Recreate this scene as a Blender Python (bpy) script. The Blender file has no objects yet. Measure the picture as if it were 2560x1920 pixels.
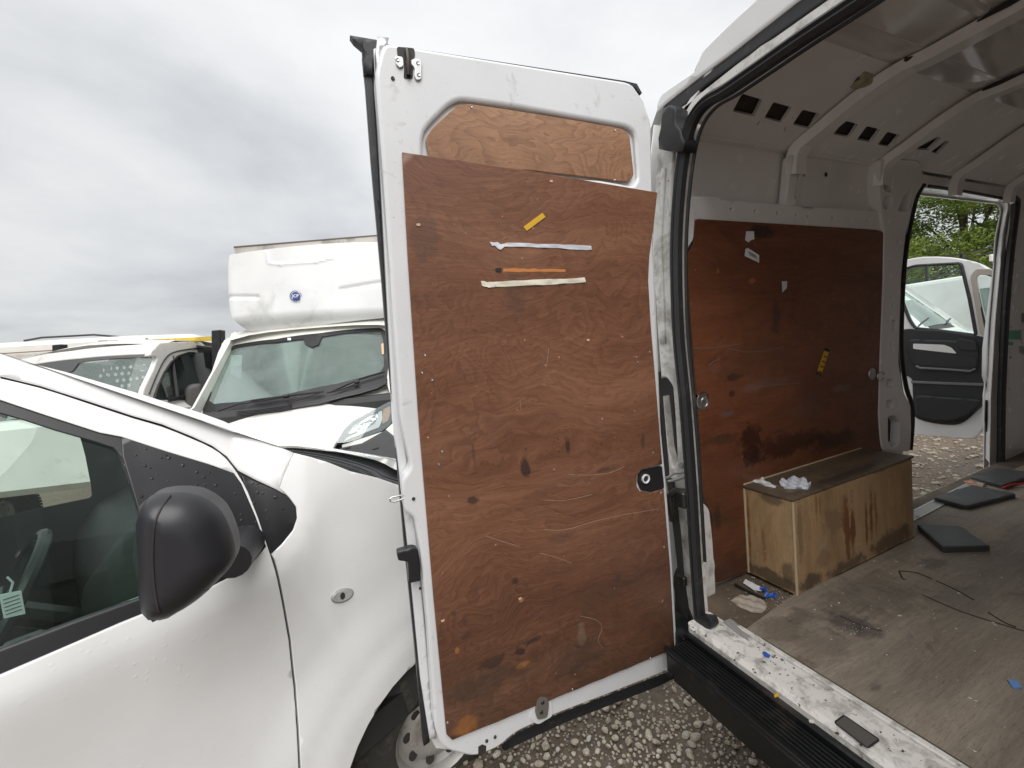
import bpy, math, random
import numpy as np
from mathutils import Vector, Matrix
from mathutils.geometry import delaunay_2d_cdt
random.seed(7)
R = math.radians
sc = bpy.context.scene
# ------------------------------------------------------------------ camera
FPX, YAW, PITCH, ROLL = 1028.1, .408318, -.073765, .096074      # focal in px of a 2560 wide frame
CAM = Vector((0, 0, 1.6))
_f = Vector((math.sin(YAW)*math.cos(PITCH), math.cos(YAW)*math.cos(PITCH), math.sin(PITCH)))
_r0 = Vector((math.cos(YAW), -math.sin(YAW), 0)); _u0 = _r0.cross(_f)
_r = math.cos(ROLL)*_r0 - math.sin(ROLL)*_u0; _u = math.sin(ROLL)*_r0 + math.cos(ROLL)*_u0
cam = bpy.data.cameras.new('camera'); camo = bpy.data.objects.new('camera', cam); sc.collection.objects.link(camo)
camo.matrix_world = Matrix(((_r.x, _u.x, -_f.x, 0), (_r.y, _u.y, -_f.y, 0), (_r.z, _u.z, -_f.z, 1.6), (0, 0, 0, 1)))
cam.sensor_width = 36; cam.lens = 36*FPX/2560; cam.clip_start = .02; cam.clip_end = 2000
sc.camera = camo
# ------------------------------------------------------------------ sky, sun
SUN_EL, SUN_AZ = R(52), R(192)          # azimuth clockwise from +Y
w = bpy.data.worlds.new('World'); sc.world = w; w.use_nodes = True
nt = w.node_tree; nt.nodes.clear()
def N(nt, t, **kw):
    n = nt.nodes.new(t)
    for k, v in kw.items():
        if k.startswith('i_'):
            n.inputs[int(k[2:]) if k[2:].isdigit() else k[2:]].default_value = v
        else: setattr(n, k, v)
    return n
def L(nt, a, b): nt.links.new(a, b)
def MA(nt, op, a, b=None, c=None, clamp=False):
    n = nt.nodes.new('ShaderNodeMath'); n.operation = op; n.use_clamp = clamp
    for i, x in enumerate((a, b, c)):
        if x is None: continue
        if isinstance(x, (int, float)): n.inputs[i].default_value = x
        else: nt.links.new(x, n.inputs[i])
    return n.outputs[0]
def RAMP(nt, fac, stops, interp='LINEAR'):
    n = nt.nodes.new('ShaderNodeValToRGB'); n.color_ramp.interpolation = interp
    e = n.color_ramp.elements
    while len(e) < len(stops): e.new(.5)
    for k, (p, c) in enumerate(stops):
        e[k].position = p
        e[k].color = (c, c, c, 1) if isinstance(c, (int, float)) else (*c, 1)
    nt.links.new(fac, n.inputs[0]); return n.outputs[0]
def MIX(nt, fac, a, b, mode='MIX'):
    n = nt.nodes.new('ShaderNodeMix'); n.data_type = 'RGBA'; n.blend_type = mode
    for s, x in ((n.inputs[0], fac), (n.inputs[6], a), (n.inputs[7], b)):
        if isinstance(x, (int, float)): s.default_value = x
        elif isinstance(x, tuple): s.default_value = (*x, 1)
        else: nt.links.new(x, s)
    return n.outputs[2]
sky = N(nt, 'ShaderNodeTexSky', sky_type='NISHITA', sun_disc=False, sun_elevation=SUN_EL, sun_rotation=SUN_AZ)
tc = N(nt, 'ShaderNodeTexCoord'); sep = N(nt, 'ShaderNodeSeparateXYZ'); L(nt, tc.outputs['Generated'], sep.inputs[0])
zz = MA(nt, 'MAXIMUM', sep.outputs[2], 0.0)
den = MA(nt, 'ADD', zz, .18)
cmb = N(nt, 'ShaderNodeCombineXYZ')
L(nt, MA(nt, 'DIVIDE', sep.outputs[0], den), cmb.inputs[0]); L(nt, MA(nt, 'DIVIDE', sep.outputs[1], den), cmb.inputs[1])
mp = N(nt, 'ShaderNodeMapping'); mp.inputs['Location'].default_value = (3.1, 1.7, 0); L(nt, cmb.outputs[0], mp.inputs[0])
n1 = N(nt, 'ShaderNodeTexNoise', i_Scale=.8, i_Detail=6.0, i_Roughness=.5); L(nt, mp.outputs[0], n1.inputs['Vector'])
n1.inputs['Distortion'].default_value = .35
n2 = N(nt, 'ShaderNodeTexNoise', i_Scale=2.2, i_Detail=6.0, i_Roughness=.55); L(nt, mp.outputs[0], n2.inputs['Vector'])
cl = RAMP(nt, MA(nt, 'ADD', MA(nt, 'MULTIPLY', n1.outputs[0], .72), MA(nt, 'MULTIPLY', n2.outputs[0], .28)),
          [(.36, (3.35, 3.42, 3.5)), (.49, (4.3, 4.35, 4.4)), (.62, (5.05, 5.07, 5.05))])
dt = N(nt, 'ShaderNodeVectorMath', operation='DOT_PRODUCT'); L(nt, tc.outputs['Generated'], dt.inputs[0])
dt.inputs[1].default_value = (math.sin(R(34))*math.cos(R(50)), math.cos(R(34))*math.cos(R(50)), math.sin(R(50)))
glow = MA(nt, 'MULTIPLY', MA(nt, 'POWER', MA(nt, 'MAXIMUM', dt.outputs['Value'], 0.), 4.), .16)
grad = MA(nt, 'ADD', MA(nt, 'ADD', MA(nt, 'MULTIPLY', zz, .62), .86), glow)      # overcast sky: brighter overhead than at the horizon
gm = N(nt, 'ShaderNodeVectorMath', operation='SCALE'); L(nt, cl, gm.inputs[0]); L(nt, grad, gm.inputs['Scale'])
col = MIX(nt, .93, sky.outputs[0], gm.outputs[0])
bg = N(nt, 'ShaderNodeBackground'); L(nt, col, bg.inputs[0]); bg.inputs[1].default_value = .11
out = N(nt, 'ShaderNodeOutputWorld'); L(nt, bg.outputs[0], out.inputs[0])
sl = bpy.data.lights.new('sun', 'SUN'); so = bpy.data.objects.new('sun', sl); sc.collection.objects.link(so)
sl.energy = 2.1; sl.angle = R(50); sl.color = (1, .985, .965)
sd = Vector((math.sin(SUN_AZ)*math.cos(SUN_EL), math.cos(SUN_AZ)*math.cos(SUN_EL), math.sin(SUN_EL)))
so.rotation_euler = sd.to_track_quat('Z', 'Y').to_euler()
vs = sc.view_settings; vs.view_transform = 'Standard'; vs.look = 'None'; vs.exposure = .55; vs.gamma = 1; vs.use_curve_mapping = False
sc.cycles.max_bounces = 10; sc.cycles.diffuse_bounces = 6

# ------------------------------------------------------------------ materials
def newmat(name):
    m = bpy.data.materials.new(name); m.use_nodes = True; t = m.node_tree; t.nodes.clear()
    b = N(t, 'ShaderNodeBsdfPrincipled'); o = N(t, 'ShaderNodeOutputMaterial'); L(t, b.outputs[0], o.inputs[0])
    return m, t, b
def coords(t, scale=(1, 1, 1), rot=(0, 0, 0)):
    c = N(t, 'ShaderNodeTexCoord'); m = N(t, 'ShaderNodeMapping'); m.inputs['Scale'].default_value = scale; m.inputs['Rotation'].default_value = rot
    L(t, c.outputs['Object'], m.inputs[0]); return m.outputs[0]
def noise(t, vec, scale, detail=4., rough=.5, dist=0.):
    n = N(t, 'ShaderNodeTexNoise', i_Scale=scale, i_Detail=detail, i_Roughness=rough); n.inputs['Distortion'].default_value = dist
    L(t, vec, n.inputs['Vector']); return n.outputs[0]
def bump(t, b, h, strength=.3, dist=.002):
    n = N(t, 'ShaderNodeBump'); n.inputs['Strength'].default_value = strength; n.inputs['Distance'].default_value = dist
    L(t, h, n.inputs['Height']); L(t, n.outputs[0], b.inputs['Normal'])
def mat(name, col, rough=.5, metal=0., coat=0., dirt=None, dirtcol=(.1, .085, .07), dscale=6., bmp=None, specks=None, spec=.5, drops=False):
    m, t, b = newmat(name)
    v = coords(t)
    c = col
    var = noise(t, v, 3.1, 5.)
    cc = MIX(t, RAMP(t, var, [(.3, 0.), (.7, 1.)]), tuple(x*.93 for x in col), tuple(min(1, x*1.05) for x in col))
    if dirt:
        d = RAMP(t, noise(t, v, dscale, 8., .68, .4), [(.62-dirt*.35, 0.), (.74, 1.)])
        cc = MIX(t, MA(t, 'MULTIPLY', d, .85), cc, dirtcol)
    if specks:
        s = RAMP(t, noise(t, v, specks[0], 3., .6), [(specks[1], 0.), (specks[1]+.03, 1.)])
        cc = MIX(t, s, cc, specks[2])
    L(t, cc, b.inputs['Base Color'])
    rr = MA(t, 'ADD', MA(t, 'MULTIPLY', noise(t, v, 14, 4.), .16), rough-.08, clamp=True)
    L(t, rr, b.inputs['Roughness'])
    b.inputs['Metallic'].default_value = metal; b.inputs['Coat Weight'].default_value = coat; b.inputs['Coat Roughness'].default_value = .08
    b.inputs['Specular IOR Level'].default_value = spec
    if drops:
        vo = N(t, 'ShaderNodeTexVoronoi', i_Scale=85.); L(t, v, vo.inputs['Vector'])
        msk = RAMP(t, noise(t, v, 7, 3.), [(.42, 0.), (.6, 1.)])
        rnd = RAMP(t, vo.outputs['Color'], [(.70, 0.), (.74, 1.)])
        h = MA(t, 'MULTIPLY', MA(t, 'MULTIPLY', RAMP(t, vo.outputs['Distance'], [(.0, 1.), (.3, .6), (.36, 0.)]), rnd), msk)
        bump(t, b, h, .35 if drops is True else 1., .0012*(1 if drops is True else drops))
    elif bmp: bump(t, b, noise(t, v, bmp[0], 6., .6), bmp[1], bmp[2] if len(bmp) > 2 else .002)
    return m
def seg(*a): return a
def plymat(name, lo, mid, hi, ax='xz', freq=8., seed=0., stains=(), bare=(), rough=.5, grime=.3, streaks=False, linew=.5, zdark=None, wave=.34):
    """rotary cut veneer: contour lines of a stretched noise, fibres and pores, plus stains at their own places"""
    m, t, b = newmat(name)
    c = N(t, 'ShaderNodeTexCoord'); s = N(t, 'ShaderNodeSeparateXYZ'); L(t, c.outputs['Object'], s.inputs[0])
    ia, ib = {'xz': (0, 2), 'xy': (0, 1), 'yz': (1, 2), 'zx': (2, 0), 'zy': (2, 1)}[ax]
    A, B = s.outputs[ia], s.outputs[ib]
    cb = N(t, 'ShaderNodeCombineXYZ'); L(t, A, cb.inputs[0]); L(t, B, cb.inputs[1]); cb.inputs[2].default_value = seed
    cw = N(t, 'ShaderNodeMapping'); cw.inputs['Scale'].default_value = (1.9, 2.6, 1); L(t, cb.outputs[0], cw.inputs[0])
    B2 = MA(t, 'ADD', B, MA(t, 'MULTIPLY', MA(t, 'SUBTRACT', noise(t, cw.outputs[0], 1., 3., .55, .4), .5), wave))
    cb2 = N(t, 'ShaderNodeCombineXYZ'); L(t, A, cb2.inputs[0]); L(t, B2, cb2.inputs[1]); cb2.inputs[2].default_value = seed
    P = cb2.outputs[0]
    def mpd(sx, sy):
        q = N(t, 'ShaderNodeMapping'); q.inputs['Scale'].default_value = (sx, sy, 1); L(t, P, q.inputs[0]); return q.outputs[0]
    field = MA(t, 'ADD', MA(t, 'MULTIPLY', noise(t, mpd(1.5, 2.9), 1., 4., .52, .9), 2.6), MA(t, 'MULTIPLY', B, .9))
    wob = MA(t, 'MULTIPLY', noise(t, mpd(16, 42), 1., 5., .7), .11)
    ph = MA(t, 'FRACT', MA(t, 'MULTIPLY', MA(t, 'ADD', field, wob), freq))
    lines = RAMP(t, ph, [(0., 0.), (.5, .35), (.86, .85), (.93, 1.), (1., .1)])
    amt = RAMP(t, noise(t, mpd(2.2, 3.1), 1., 3.), [(.3, .35), (.7, 1.)])
    lines = MA(t, 'MULTIPLY', MA(t, 'MULTIPLY', lines, amt), linew)
    fib = noise(t, mpd(9, 170), 1., 5., .7)
    broad = noise(t, mpd(.9, 5.), 1., 5., .6, .5)
    pores = RAMP(t, noise(t, mpd(55, 620), 1., 2., .5), [(.30, 1.), (.40, 0.)])
    val = MA(t, 'ADD', MA(t, 'MULTIPLY', fib, .45), MA(t, 'MULTIPLY', broad, .75))
    cc = RAMP(t, val, [(.34, lo), (.58, mid), (.86, hi)])
    cc = MIX(t, lines, cc, tuple(x*.42 for x in lo))
    cc = MIX(t, MA(t, 'MULTIPLY', pores, .5), cc, tuple(x*.4 for x in lo))
    dn = noise(t, mpd(4.1, 4.6), 1., 8., .7, .6)
    g = RAMP(t, dn, [(.55, 0.), (.78, 1.)])
    cc = MIX(t, MA(t, 'MULTIPLY', g, grime), cc, (.03, .024, .02))
    warp = MA(t, 'MULTIPLY', MA(t, 'SUBTRACT', noise(t, mpd(17, 21), 1., 6., .7), .5), 2.4)
    def blob(a, bb, ra, rb):
        da = MA(t, 'DIVIDE', MA(t, 'SUBTRACT', A, a), ra); db = MA(t, 'DIVIDE', MA(t, 'SUBTRACT', B, bb), rb)
        d = MA(t, 'SQRT', MA(t, 'ADD', MA(t, 'MULTIPLY', da, da), MA(t, 'MULTIPLY', db, db)))
        return RAMP(t, MA(t, 'ADD', d, warp), [(.55, 1.), (1.05, 0.)])
    for (a, bb, ra, rb, k, colr) in stains: cc = MIX(t, MA(t, 'MULTIPLY', blob(a, bb, ra, rb), k), cc, colr)
    if zdark:
        z0, z1, k = zdark
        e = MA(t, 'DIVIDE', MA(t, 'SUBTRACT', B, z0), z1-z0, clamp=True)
        cc = MIX(t, MA(t, 'MULTIPLY', MA(t, 'MULTIPLY', MA(t, 'SUBTRACT', 1., e), RAMP(t, dn, [(.35, .25), (.6, 1.)])), k), cc, (.03, .022, .016))  # darker towards the bottom, broken up by noise
    sc1 = RAMP(t, noise(t, mpd(60, 60), 1., 2.), [(.76, 0.), (.79, 1.)])
    cc = MIX(t, sc1, cc, tuple(min(1, x*2.2) for x in hi))
    L(t, cc, b.inputs['Base Color'])
    L(t, MA(t, 'ADD', MA(t, 'MULTIPLY', dn, .25), rough-.12), b.inputs['Roughness'])
    b.inputs['Specular IOR Level'].default_value = .35
    bump(t, b, MA(t, 'ADD', MA(t, 'MULTIPLY', fib, .6), MA(t, 'MULTIPLY', lines, -.5)), .35, .0012)
    return m
WHITE = mat('white_van_paint', (.80, .80, .795), .24, 0, .6, bmp=(420, .03, .0004), specks=(160, .74, (.30, .27, .22)))
WHITEN = mat('white_car_paint_wet', (.80, .80, .79), .22, 0, 1., drops=True)
TRUCKW = mat('cream_white_paint', (.74, .73, .675), .3, 0, .4, dirt=.12, dirtcol=(.5, .48, .42), dscale=5.)
PODW = mat('fibreglass_white', (.74, .74, .73), .34, 0, .3, dirt=.08, dirtcol=(.45, .45, .42), dscale=2.2, bmp=(30, .05))
PICKW = mat('dull_white_paint', (.70, .69, .65), .42, 0, .1, dirt=.15, dirtcol=(.45, .42, .36), dscale=7.)
DOORW = mat('door_inner_paint', (.72, .725, .735), .34, 0, .3, dirt=.07, dirtcol=(.42, .41, .40), dscale=14., specks=(210, .70, (.2, .17, .13)), bmp=(300, .05, .0005))
INTW = mat('van_inner_paint', (.80, .79, .775), .25, 0, .5, dirt=None, bmp=(200, .05, .0005))
ROOFW = mat('roof_inner_paint', (.66, .64, .615), .09, 0, 1., bmp=(3, .05, .01))
PILW = mat('pillar_paint_scuffed', (.76, .74, .70), .4, 0, .2, dirt=.42, dirtcol=(.17, .14, .11), dscale=13., specks=(60, .70, (.05, .04, .03)), bmp=(90, .25, .001))
SILLW = mat('sill_paint_chipped', (.78, .76, .72), .42, 0, .1, dirt=.42, dirtcol=(.09, .07, .05), dscale=22., specks=(62, .645, (.05, .038, .03)), bmp=(90, .5, .0015))
RUB = mat('black_rubber_seal', (.022, .022, .024), .48, bmp=(60, .2), dirt=.15, dirtcol=(.09, .08, .07), dscale=15)
BLK = mat('black_plastic', (.018, .018, .020), .38, bmp=(900, .22, .0004), dirt=.1, dirtcol=(.07, .065, .06))
MIRB = mat('textured_black_plastic', (.022, .022, .026), .40, bmp=(1300, .25, .0003))
TRIB = mat('black_gloss_applique', (.014, .014, .016), .3, drops=3)
TRIM = mat('dark_grey_door_card', (.018, .019, .021), .6, bmp=(700, .3, .0005))
TRIML = mat('mid_grey_trim', (.14, .145, .15), .5)
BUMP = mat('black_bumper_plastic', (.009, .010, .011), .33, dirt=.2, dirtcol=(.05, .045, .04), dscale=9., bmp=(150, .15, .001))
GREYM = mat('zinc_metal', (.55, .56, .55), .35, .9)
DKM = mat('dark_oily_metal', (.05, .045, .04), .4, .6, dirt=.3)
ALU = mat('aluminium_strip', (.62, .62, .60), .4, .6, dirt=.2, dscale=12.)
HOLE = mat('cavity_shade_dark_part', (.035, .03, .028), .7)  # near-black stands in for shade in holes and gaps; also dark small parts
TYRE = mat('tyre_rubber', (.035, .033, .030), .75, dirt=.35, dirtcol=(.13, .105, .08), dscale=14., bmp=(60, .4))
RIM = mat('steel_wheel_paint', (.40, .385, .36), .45, .3, dirt=.3, dirtcol=(.16, .12, .09), dscale=10.)
PAPER = mat('white_paper', (.80, .80, .82), .7, bmp=(40, .3, .002))
FOIL = mat('white_tape_foil', (.66, .67, .72), .45, bmp=(50, .6, .003))
CREAM = mat('cream_tape', (.74, .70, .58), .6, bmp=(50, .5, .003))
YEL = mat('yellow_sticker', (.72, .42, .03), .5)
YELB = mat('yellow_steel', (.70, .48, .03), .5, dirt=.25)
ORNG = mat('bare_wood_scar', (.55, .21, .06), .7, bmp=(60, .4, .001))
BLUE = mat('blue_plastic', (.03, .12, .50), .4)
LBLUE = mat('pale_blue_tag', (.16, .33, .72), .5)
NAVY = mat('navy_badge', (.02, .05, .25), .35)
REDM = mat('red_strap', (.60, .03, .03), .5)
GRN = mat('green_sticker', (.05, .42, .24), .4)
RMAT = mat('rubber_mat', (.050, .053, .054), .5, dirt=.3, dirtcol=(.13, .12, .11), dscale=8., bmp=(80, .2))
SEAT = mat('seat_fabric', (.03, .03, .033), .85)
DASH = mat('dashboard_plastic', (.028, .029, .028), .6)
CARDB = mat('pale_edge_veneer', (.55, .45, .30), .7)
LENS = mat('lamp_lens_inner', (.66, .66, .64), .22, .6)
ORL = mat('orange_reflector', (.58, .38, .28), .25)
BARK = mat('bark', (.07, .055, .04), .9, bmp=(20, .6, .01))
DEBR = mat('dead_leaf', (.42, .36, .29), .8, bmp=(60, .6, .002))
def glass(name, tint, rough=.0, opac=.08, fog=None, refl=1.1):
    m, t, b = newmat(name)
    t.nodes.remove(b); o = [n for n in t.nodes if n.type == 'OUTPUT_MATERIAL'][0]
    tr = N(t, 'ShaderNodeBsdfTransparent'); tr.inputs[0].default_value = (*tint, 1)
    gl = N(t, 'ShaderNodeBsdfGlossy'); gl.inputs['Roughness'].default_value = rough; gl.inputs[0].default_value = (.95, 1, .97, 1)
    fr = N(t, 'ShaderNodeFresnel', i_IOR=1.5)
    df = N(t, 'ShaderNodeBsdfDiffuse'); df.inputs[0].default_value = (.55, .6, .58, 1)
    m1 = N(t, 'ShaderNodeMixShader')
    v = coords(t)
    f = RAMP(t, noise(t, v, 3.2, 7., .65, .6), [(.4, opac*.5), (.7, opac*1.5)])
    if fog:
        dr = RAMP(t, noise(t, coords(t, (16, 16, 5)), 1., 7., .7), [(.5, 0.), (.75, fog)])
        f = MA(t, 'ADD', f, dr)
    L(t, f, m1.inputs[0]); L(t, tr.outputs[0], m1.inputs[1]); L(t, df.outputs[0], m1.inputs[2])
    m2 = N(t, 'ShaderNodeMixShader'); L(t, MA(t, 'MULTIPLY', fr.outputs[0], refl, clamp=True), m2.inputs[0]); L(t, m1.outputs[0], m2.inputs[1]); L(t, gl.outputs[0], m2.inputs[2])
    L(t, m2.outputs[0], o.inputs[0]); return m
GLS = glass('side_glass', (.80, .89, .85), 0, .0, refl=.6)
GLT = glass('windscreen_glass', (.70, .76, .74), .02, .09, .03, refl=.8)
GLD = glass('windscreen_glass_dark', (.80, .83, .82), .02, .03, refl=.55)
GLC = glass('clear_door_glass', (.93, .98, .955), 0, .0, refl=.6)
LNS = glass('lamp_cover', (.93, .95, .96), .02, .04)

# ------------------------------------------------------------------ object helpers
C = sc.collection
ORG = {}
def tag(o, label=None, cat=None, group=None, kind=None):
    if label: o['label'] = label
    if cat: o['category'] = cat
    if group: o['group'] = group
    if kind: o['kind'] = kind
    return o
def thing(name, loc, label, cat, group=None):
    o = bpy.data.objects.new(name, None); o.location = loc; o.empty_display_size = .2; C.objects.link(o)
    ORG[o.name] = Vector(loc); return tag(o, label, cat, group)
def org(o):
    while o.parent: o = o.parent
    return ORG.get(o.name, Vector((0, 0, 0)))
def mesh(name, V, F, m, parent=None, smooth=True, angle=32, loc=None):
    off = org(parent) if parent else Vector(loc or (0, 0, 0))
    me = bpy.data.meshes.new(name)
    me.from_pydata([tuple(Vector(v)-off) for v in V], [], [tuple(f) for f in F])
    me.materials.append(m); me.validate(); me.update()
    if smooth:
        me.shade_smooth(); me.set_sharp_from_angle(angle=R(angle))
    o = bpy.data.objects.new(name, me); C.objects.link(o)
    if parent: o.parent = parent
    elif loc: o.location = loc; ORG[o.name] = Vector(loc)
    return o
def D(px, py): return _f*FPX + _r*(px-1280) - _u*(py-960)
def on(px, py, P0, n):
    d = D(px, py); n = Vector(n); return CAM + d*((Vector(P0)-CAM).dot(n)/d.dot(n))
def onx(px, py, x): return on(px, py, (x, 0, 0), (1, 0, 0))
def ony(px, py, y): return on(px, py, (0, y, 0), (0, 1, 0))
def onz(px, py, z): return on(px, py, (0, 0, z), (0, 0, 1))
def dep(px, py, t): return CAM + D(px, py)*(t/FPX)
class Surf:
    def __init__(s, B, u, v, w=None, n=None):
        s.B = Vector(B); s.u = Vector(u).normalized(); s.v = Vector(v).normalized()
        s.n = Vector(n).normalized() if n else s.u.cross(s.v).normalized(); s.w = w or (lambda a, b: 0.)
    def pt(s, a, b, d=0.): return s.B + s.u*a + s.v*b + s.n*(s.w(a, b)+d)
    def uv(s, px, py, d=0.):
        D0 = d
        for i in range(14):
            q = on(px, py, s.B + s.n*D0, s.n) - s.B
            q -= s.n*D0
            # u and v may be oblique
            uu, vv = s.u, s.v; k = uu.dot(vv); a = (q.dot(uu)-k*q.dot(vv))/(1-k*k); b = (q.dot(vv)-k*q.dot(uu))/(1-k*k)
            D1 = s.w(a, b)+d; D0 = D0*.3+D1*.7
        return (a, b)
    def P(s, pts, d=0.): return [s.uv(x, y, d) for x, y in pts]
def inside(x, y, poly):
    r = False; j = len(poly)-1
    for i in range(len(poly)):
        xi, yi = poly[i]; xj, yj = poly[j]
        if (yi > y) != (yj > y) and x < (xj-xi)*(y-yi)/(yj-yi)+xi: r = not r
        j = i
    return r
def cat(pts, n=5, closed=True):
    """Catmull-Rom through the points"""
    o = []; m = len(pts); rng = range(m) if closed else range(m-1)
    for i in rng:
        g = (lambda k: pts[k % m]) if closed else (lambda k: pts[min(max(k, 0), m-1)])
        p0, p1, p2, p3 = g(i-1), g(i), g(i+1), g(i+2)
        for k in range(n):
            t = k/n
            o.append(tuple(.5*((2*p1[j]) + (-p0[j]+p2[j])*t + (2*p0[j]-5*p1[j]+4*p2[j]-p3[j])*t*t + (-p0[j]+3*p1[j]-3*p2[j]+p3[j])*t**3) for j in range(len(p1))))
    if not closed: o.append(tuple(pts[-1]))
    return o
def rnd(pts, r, n=4):
    """round the corners of a closed polygon"""
    o = []; m = len(pts)
    for i in range(m):
        p = Vector(pts[i]); a = Vector(pts[i-1])-p; b = Vector(pts[(i+1) % m])-p
        q = min(r, a.length*.45, b.length*.45); s = p+a.normalized()*q; e = p+b.normalized()*q
        for k in range(n+1):
            t = k/n; v = s*(1-t)**2 + p*2*t*(1-t) + e*t*t; o.append((v.x, v.y))
    return o
def dist_poly(x, y, A, B):
    P = np.array((x, y)); ab = B-A; t = np.clip(((P-A)*ab).sum(1)/np.maximum((ab*ab).sum(1), 1e-12), 0, 1)
    q = A+ab*t[:, None]-P; return float(np.sqrt((q*q).sum(1)).min())
def resamp(poly, Lm):
    o = []; n = len(poly)
    for i in range(n):
        a = poly[i]; b = poly[(i+1) % n]; l = math.hypot(b[0]-a[0], b[1]-a[1]); k = max(1, int(math.ceil(l/Lm)))
        if l < 1e-7: continue
        for j in range(k): o.append((a[0]+(b[0]-a[0])*j/k, a[1]+(b[1]-a[1])*j/k))
    return o
def sheet(name, s, uv, m, parent=None, holes=(), step=.08, t=.004, roll=0., d=0., dome=None, angle=32, loc=None, disp=None):
    """a panel on surface s with outline uv; t thickness, roll = rounded rim, dome=(height, radius) for a pillow"""
    uv = [tuple(p[:2]) for p in uv]; holes = [[tuple(q[:2]) for q in h] for h in holes]
    if step:
        Lm = max(step, .012) if not roll else max(min(step, .035), roll*2.5)
        uv = resamp(uv, Lm); holes = [resamp(h, Lm) for h in holes]
    pts = []; ed = []; nrm2 = {}
    polys = [uv]+list(holes)
    for pi, poly in enumerate(polys):
        k = len(pts); n = len(poly); pts += [Vector(p) for p in poly]; ed += [(k+i, k+(i+1) % n) for i in range(n)]
        area = sum(poly[i][0]*poly[(i+1) % n][1]-poly[(i+1) % n][0]*poly[i][1] for i in range(n)); sg = (1 if area > 0 else -1)*(1 if pi == 0 else -1)
        for i in range(n):
            a = Vector(poly[i-1]); p = Vector(poly[i]); b = Vector(poly[(i+1) % n]); e1 = (p-a); e2 = (b-p)
            if e1.length > 0: e1.normalize()
            if e2.length > 0: e2.normalize()
            tt = e1+e2
            tt = tt.normalized() if tt.length > 1e-6 else e1
            nrm2[k+i] = Vector((tt.y, -tt.x))*sg            # outward in the plane
    nb = len(pts)
    segs = [(poly[i], poly[(i+1) % len(poly)]) for poly in polys for i in range(len(poly))]
    Aseg = np.array([q[0] for q in segs]); Bseg = np.array([q[1] for q in segs])
    x0, y0 = np.array(uv).min(0); x1, y1 = np.array(uv).max(0)
    clear = step*.35
    if roll:
        clear = max(clear, roll*2.)
        for i in range(nb):
            q = pts[i]-nrm2[i]*roll*1.4
            if dist_poly(q.x, q.y, Aseg, Bseg) > roll*1.25: pts.append(q)
    if step:
        nx, ny = int((x1-x0)/step)+1, int((y1-y0)/step)+1
        for i in range(1, nx+1):
            for j in range(1, ny+1):
                x, y = x0+(x1-x0)*(i-.5)/nx, y0+(y1-y0)*(j-.5)/ny
                if inside(x, y, uv) and not any(inside(x, y, h) for h in holes) and dist_poly(x, y, Aseg, Bseg) > clear: pts.append(Vector((x, y)))
    V2, E2, F2, ov, *_ = delaunay_2d_cdt(pts, ed, [], 0, 1e-6)
    F = []
    for f in F2:
        cx = sum(V2[i].x for i in f)/len(f); cy = sum(V2[i].y for i in f)/len(f)
        if inside(cx, cy, uv) and not any(inside(cx, cy, h) for h in holes): F.append(f)
    cnt = {}
    for f in F:
        for i in range(len(f)): cnt[(f[i], f[(i+1) % len(f)])] = 1
    bd = [(a, b) for (a, b) in cnt if (b, a) not in cnt]; bset = {i for e in bd for i in e}
    flip = s.u.cross(s.v).dot(s.n) < 0
    def hgt(x, y):
        k = d
        if dome:
            dd = min(dist_poly(x, y, Aseg, Bseg)/dome[1], 1.); k += dome[0]*math.sqrt(max(0, 1-(1-dd)**2))
        if disp: k += disp(x, y)
        return k
    def P3(x, y, o=0.): return s.pt(x, y, hgt(x, y)+o)
    NN = []; V = []; e = (.006 if step and step > .015 else .002) if (dome or disp) else .004
    for i, q in enumerate(V2):
        c = P3(q.x, q.y, -roll if (roll and i in bset) else 0.)
        if dome and i in bset: du, dv = s.u, s.v
        else: du = P3(q.x+e, q.y)-P3(q.x-e, q.y); dv = P3(q.x, q.y+e)-P3(q.x, q.y-e)
        nn = du.cross(dv).normalized()
        if flip: nn = -nn
        if i in bset:
            src = [j for j in ov[i] if j < nb]
            if src:
                o2 = nrm2[src[0]]; o3 = (s.u*o2.x+s.v*o2.y).normalized()
                if roll: nn = (nn*.72+o3*.70).normalized()
                elif dome: nn = (nn*.15+o3).normalized()
        V.append(c); NN.append(nn)
    n = len(V); FF = [tuple(f) if not flip else tuple(reversed(f)) for f in F]
    if t:
        V += [s.pt(q.x, q.y, d-t-roll) for q in V2]; NN += [-s.n]*n
        FF += [tuple(i+n for i in reversed(f)) for f in FF[:len(F)]]
        wi = {}
        for i in bset:
            src = [j for j in ov[i] if j < nb]; o2 = nrm2[src[0]] if src else Vector((1, 0)); o3 = (s.u*o2.x+s.v*o2.y).normalized()
            wi[i] = len(V); V += [V[i].copy(), V[i+n].copy()]; NN += [o3, o3]
        for a, b in bd:
            A, B = wi[a], wi[b]; FF.append((A, A+1, B+1, B) if not flip else (B, B+1, A+1, A))
    off = org(parent) if parent else Vector(loc or (0, 0, 0))
    me = bpy.data.meshes.new(name); me.from_pydata([tuple(v-off) for v in V], [], FF); me.materials.append(m); me.update(); me.shade_smooth()
    me.normals_split_custom_set_from_vertices([tuple(q) for q in NN])
    o = bpy.data.objects.new(name, me); C.objects.link(o)
    if parent: o.parent = parent
    elif loc: o.location = loc; ORG[o.name] = Vector(loc)
    return o
BOXF = [(0, 1, 3, 2), (4, 6, 7, 5), (0, 4, 5, 1), (2, 3, 7, 6), (0, 2, 6, 4), (1, 5, 7, 3)]
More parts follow.
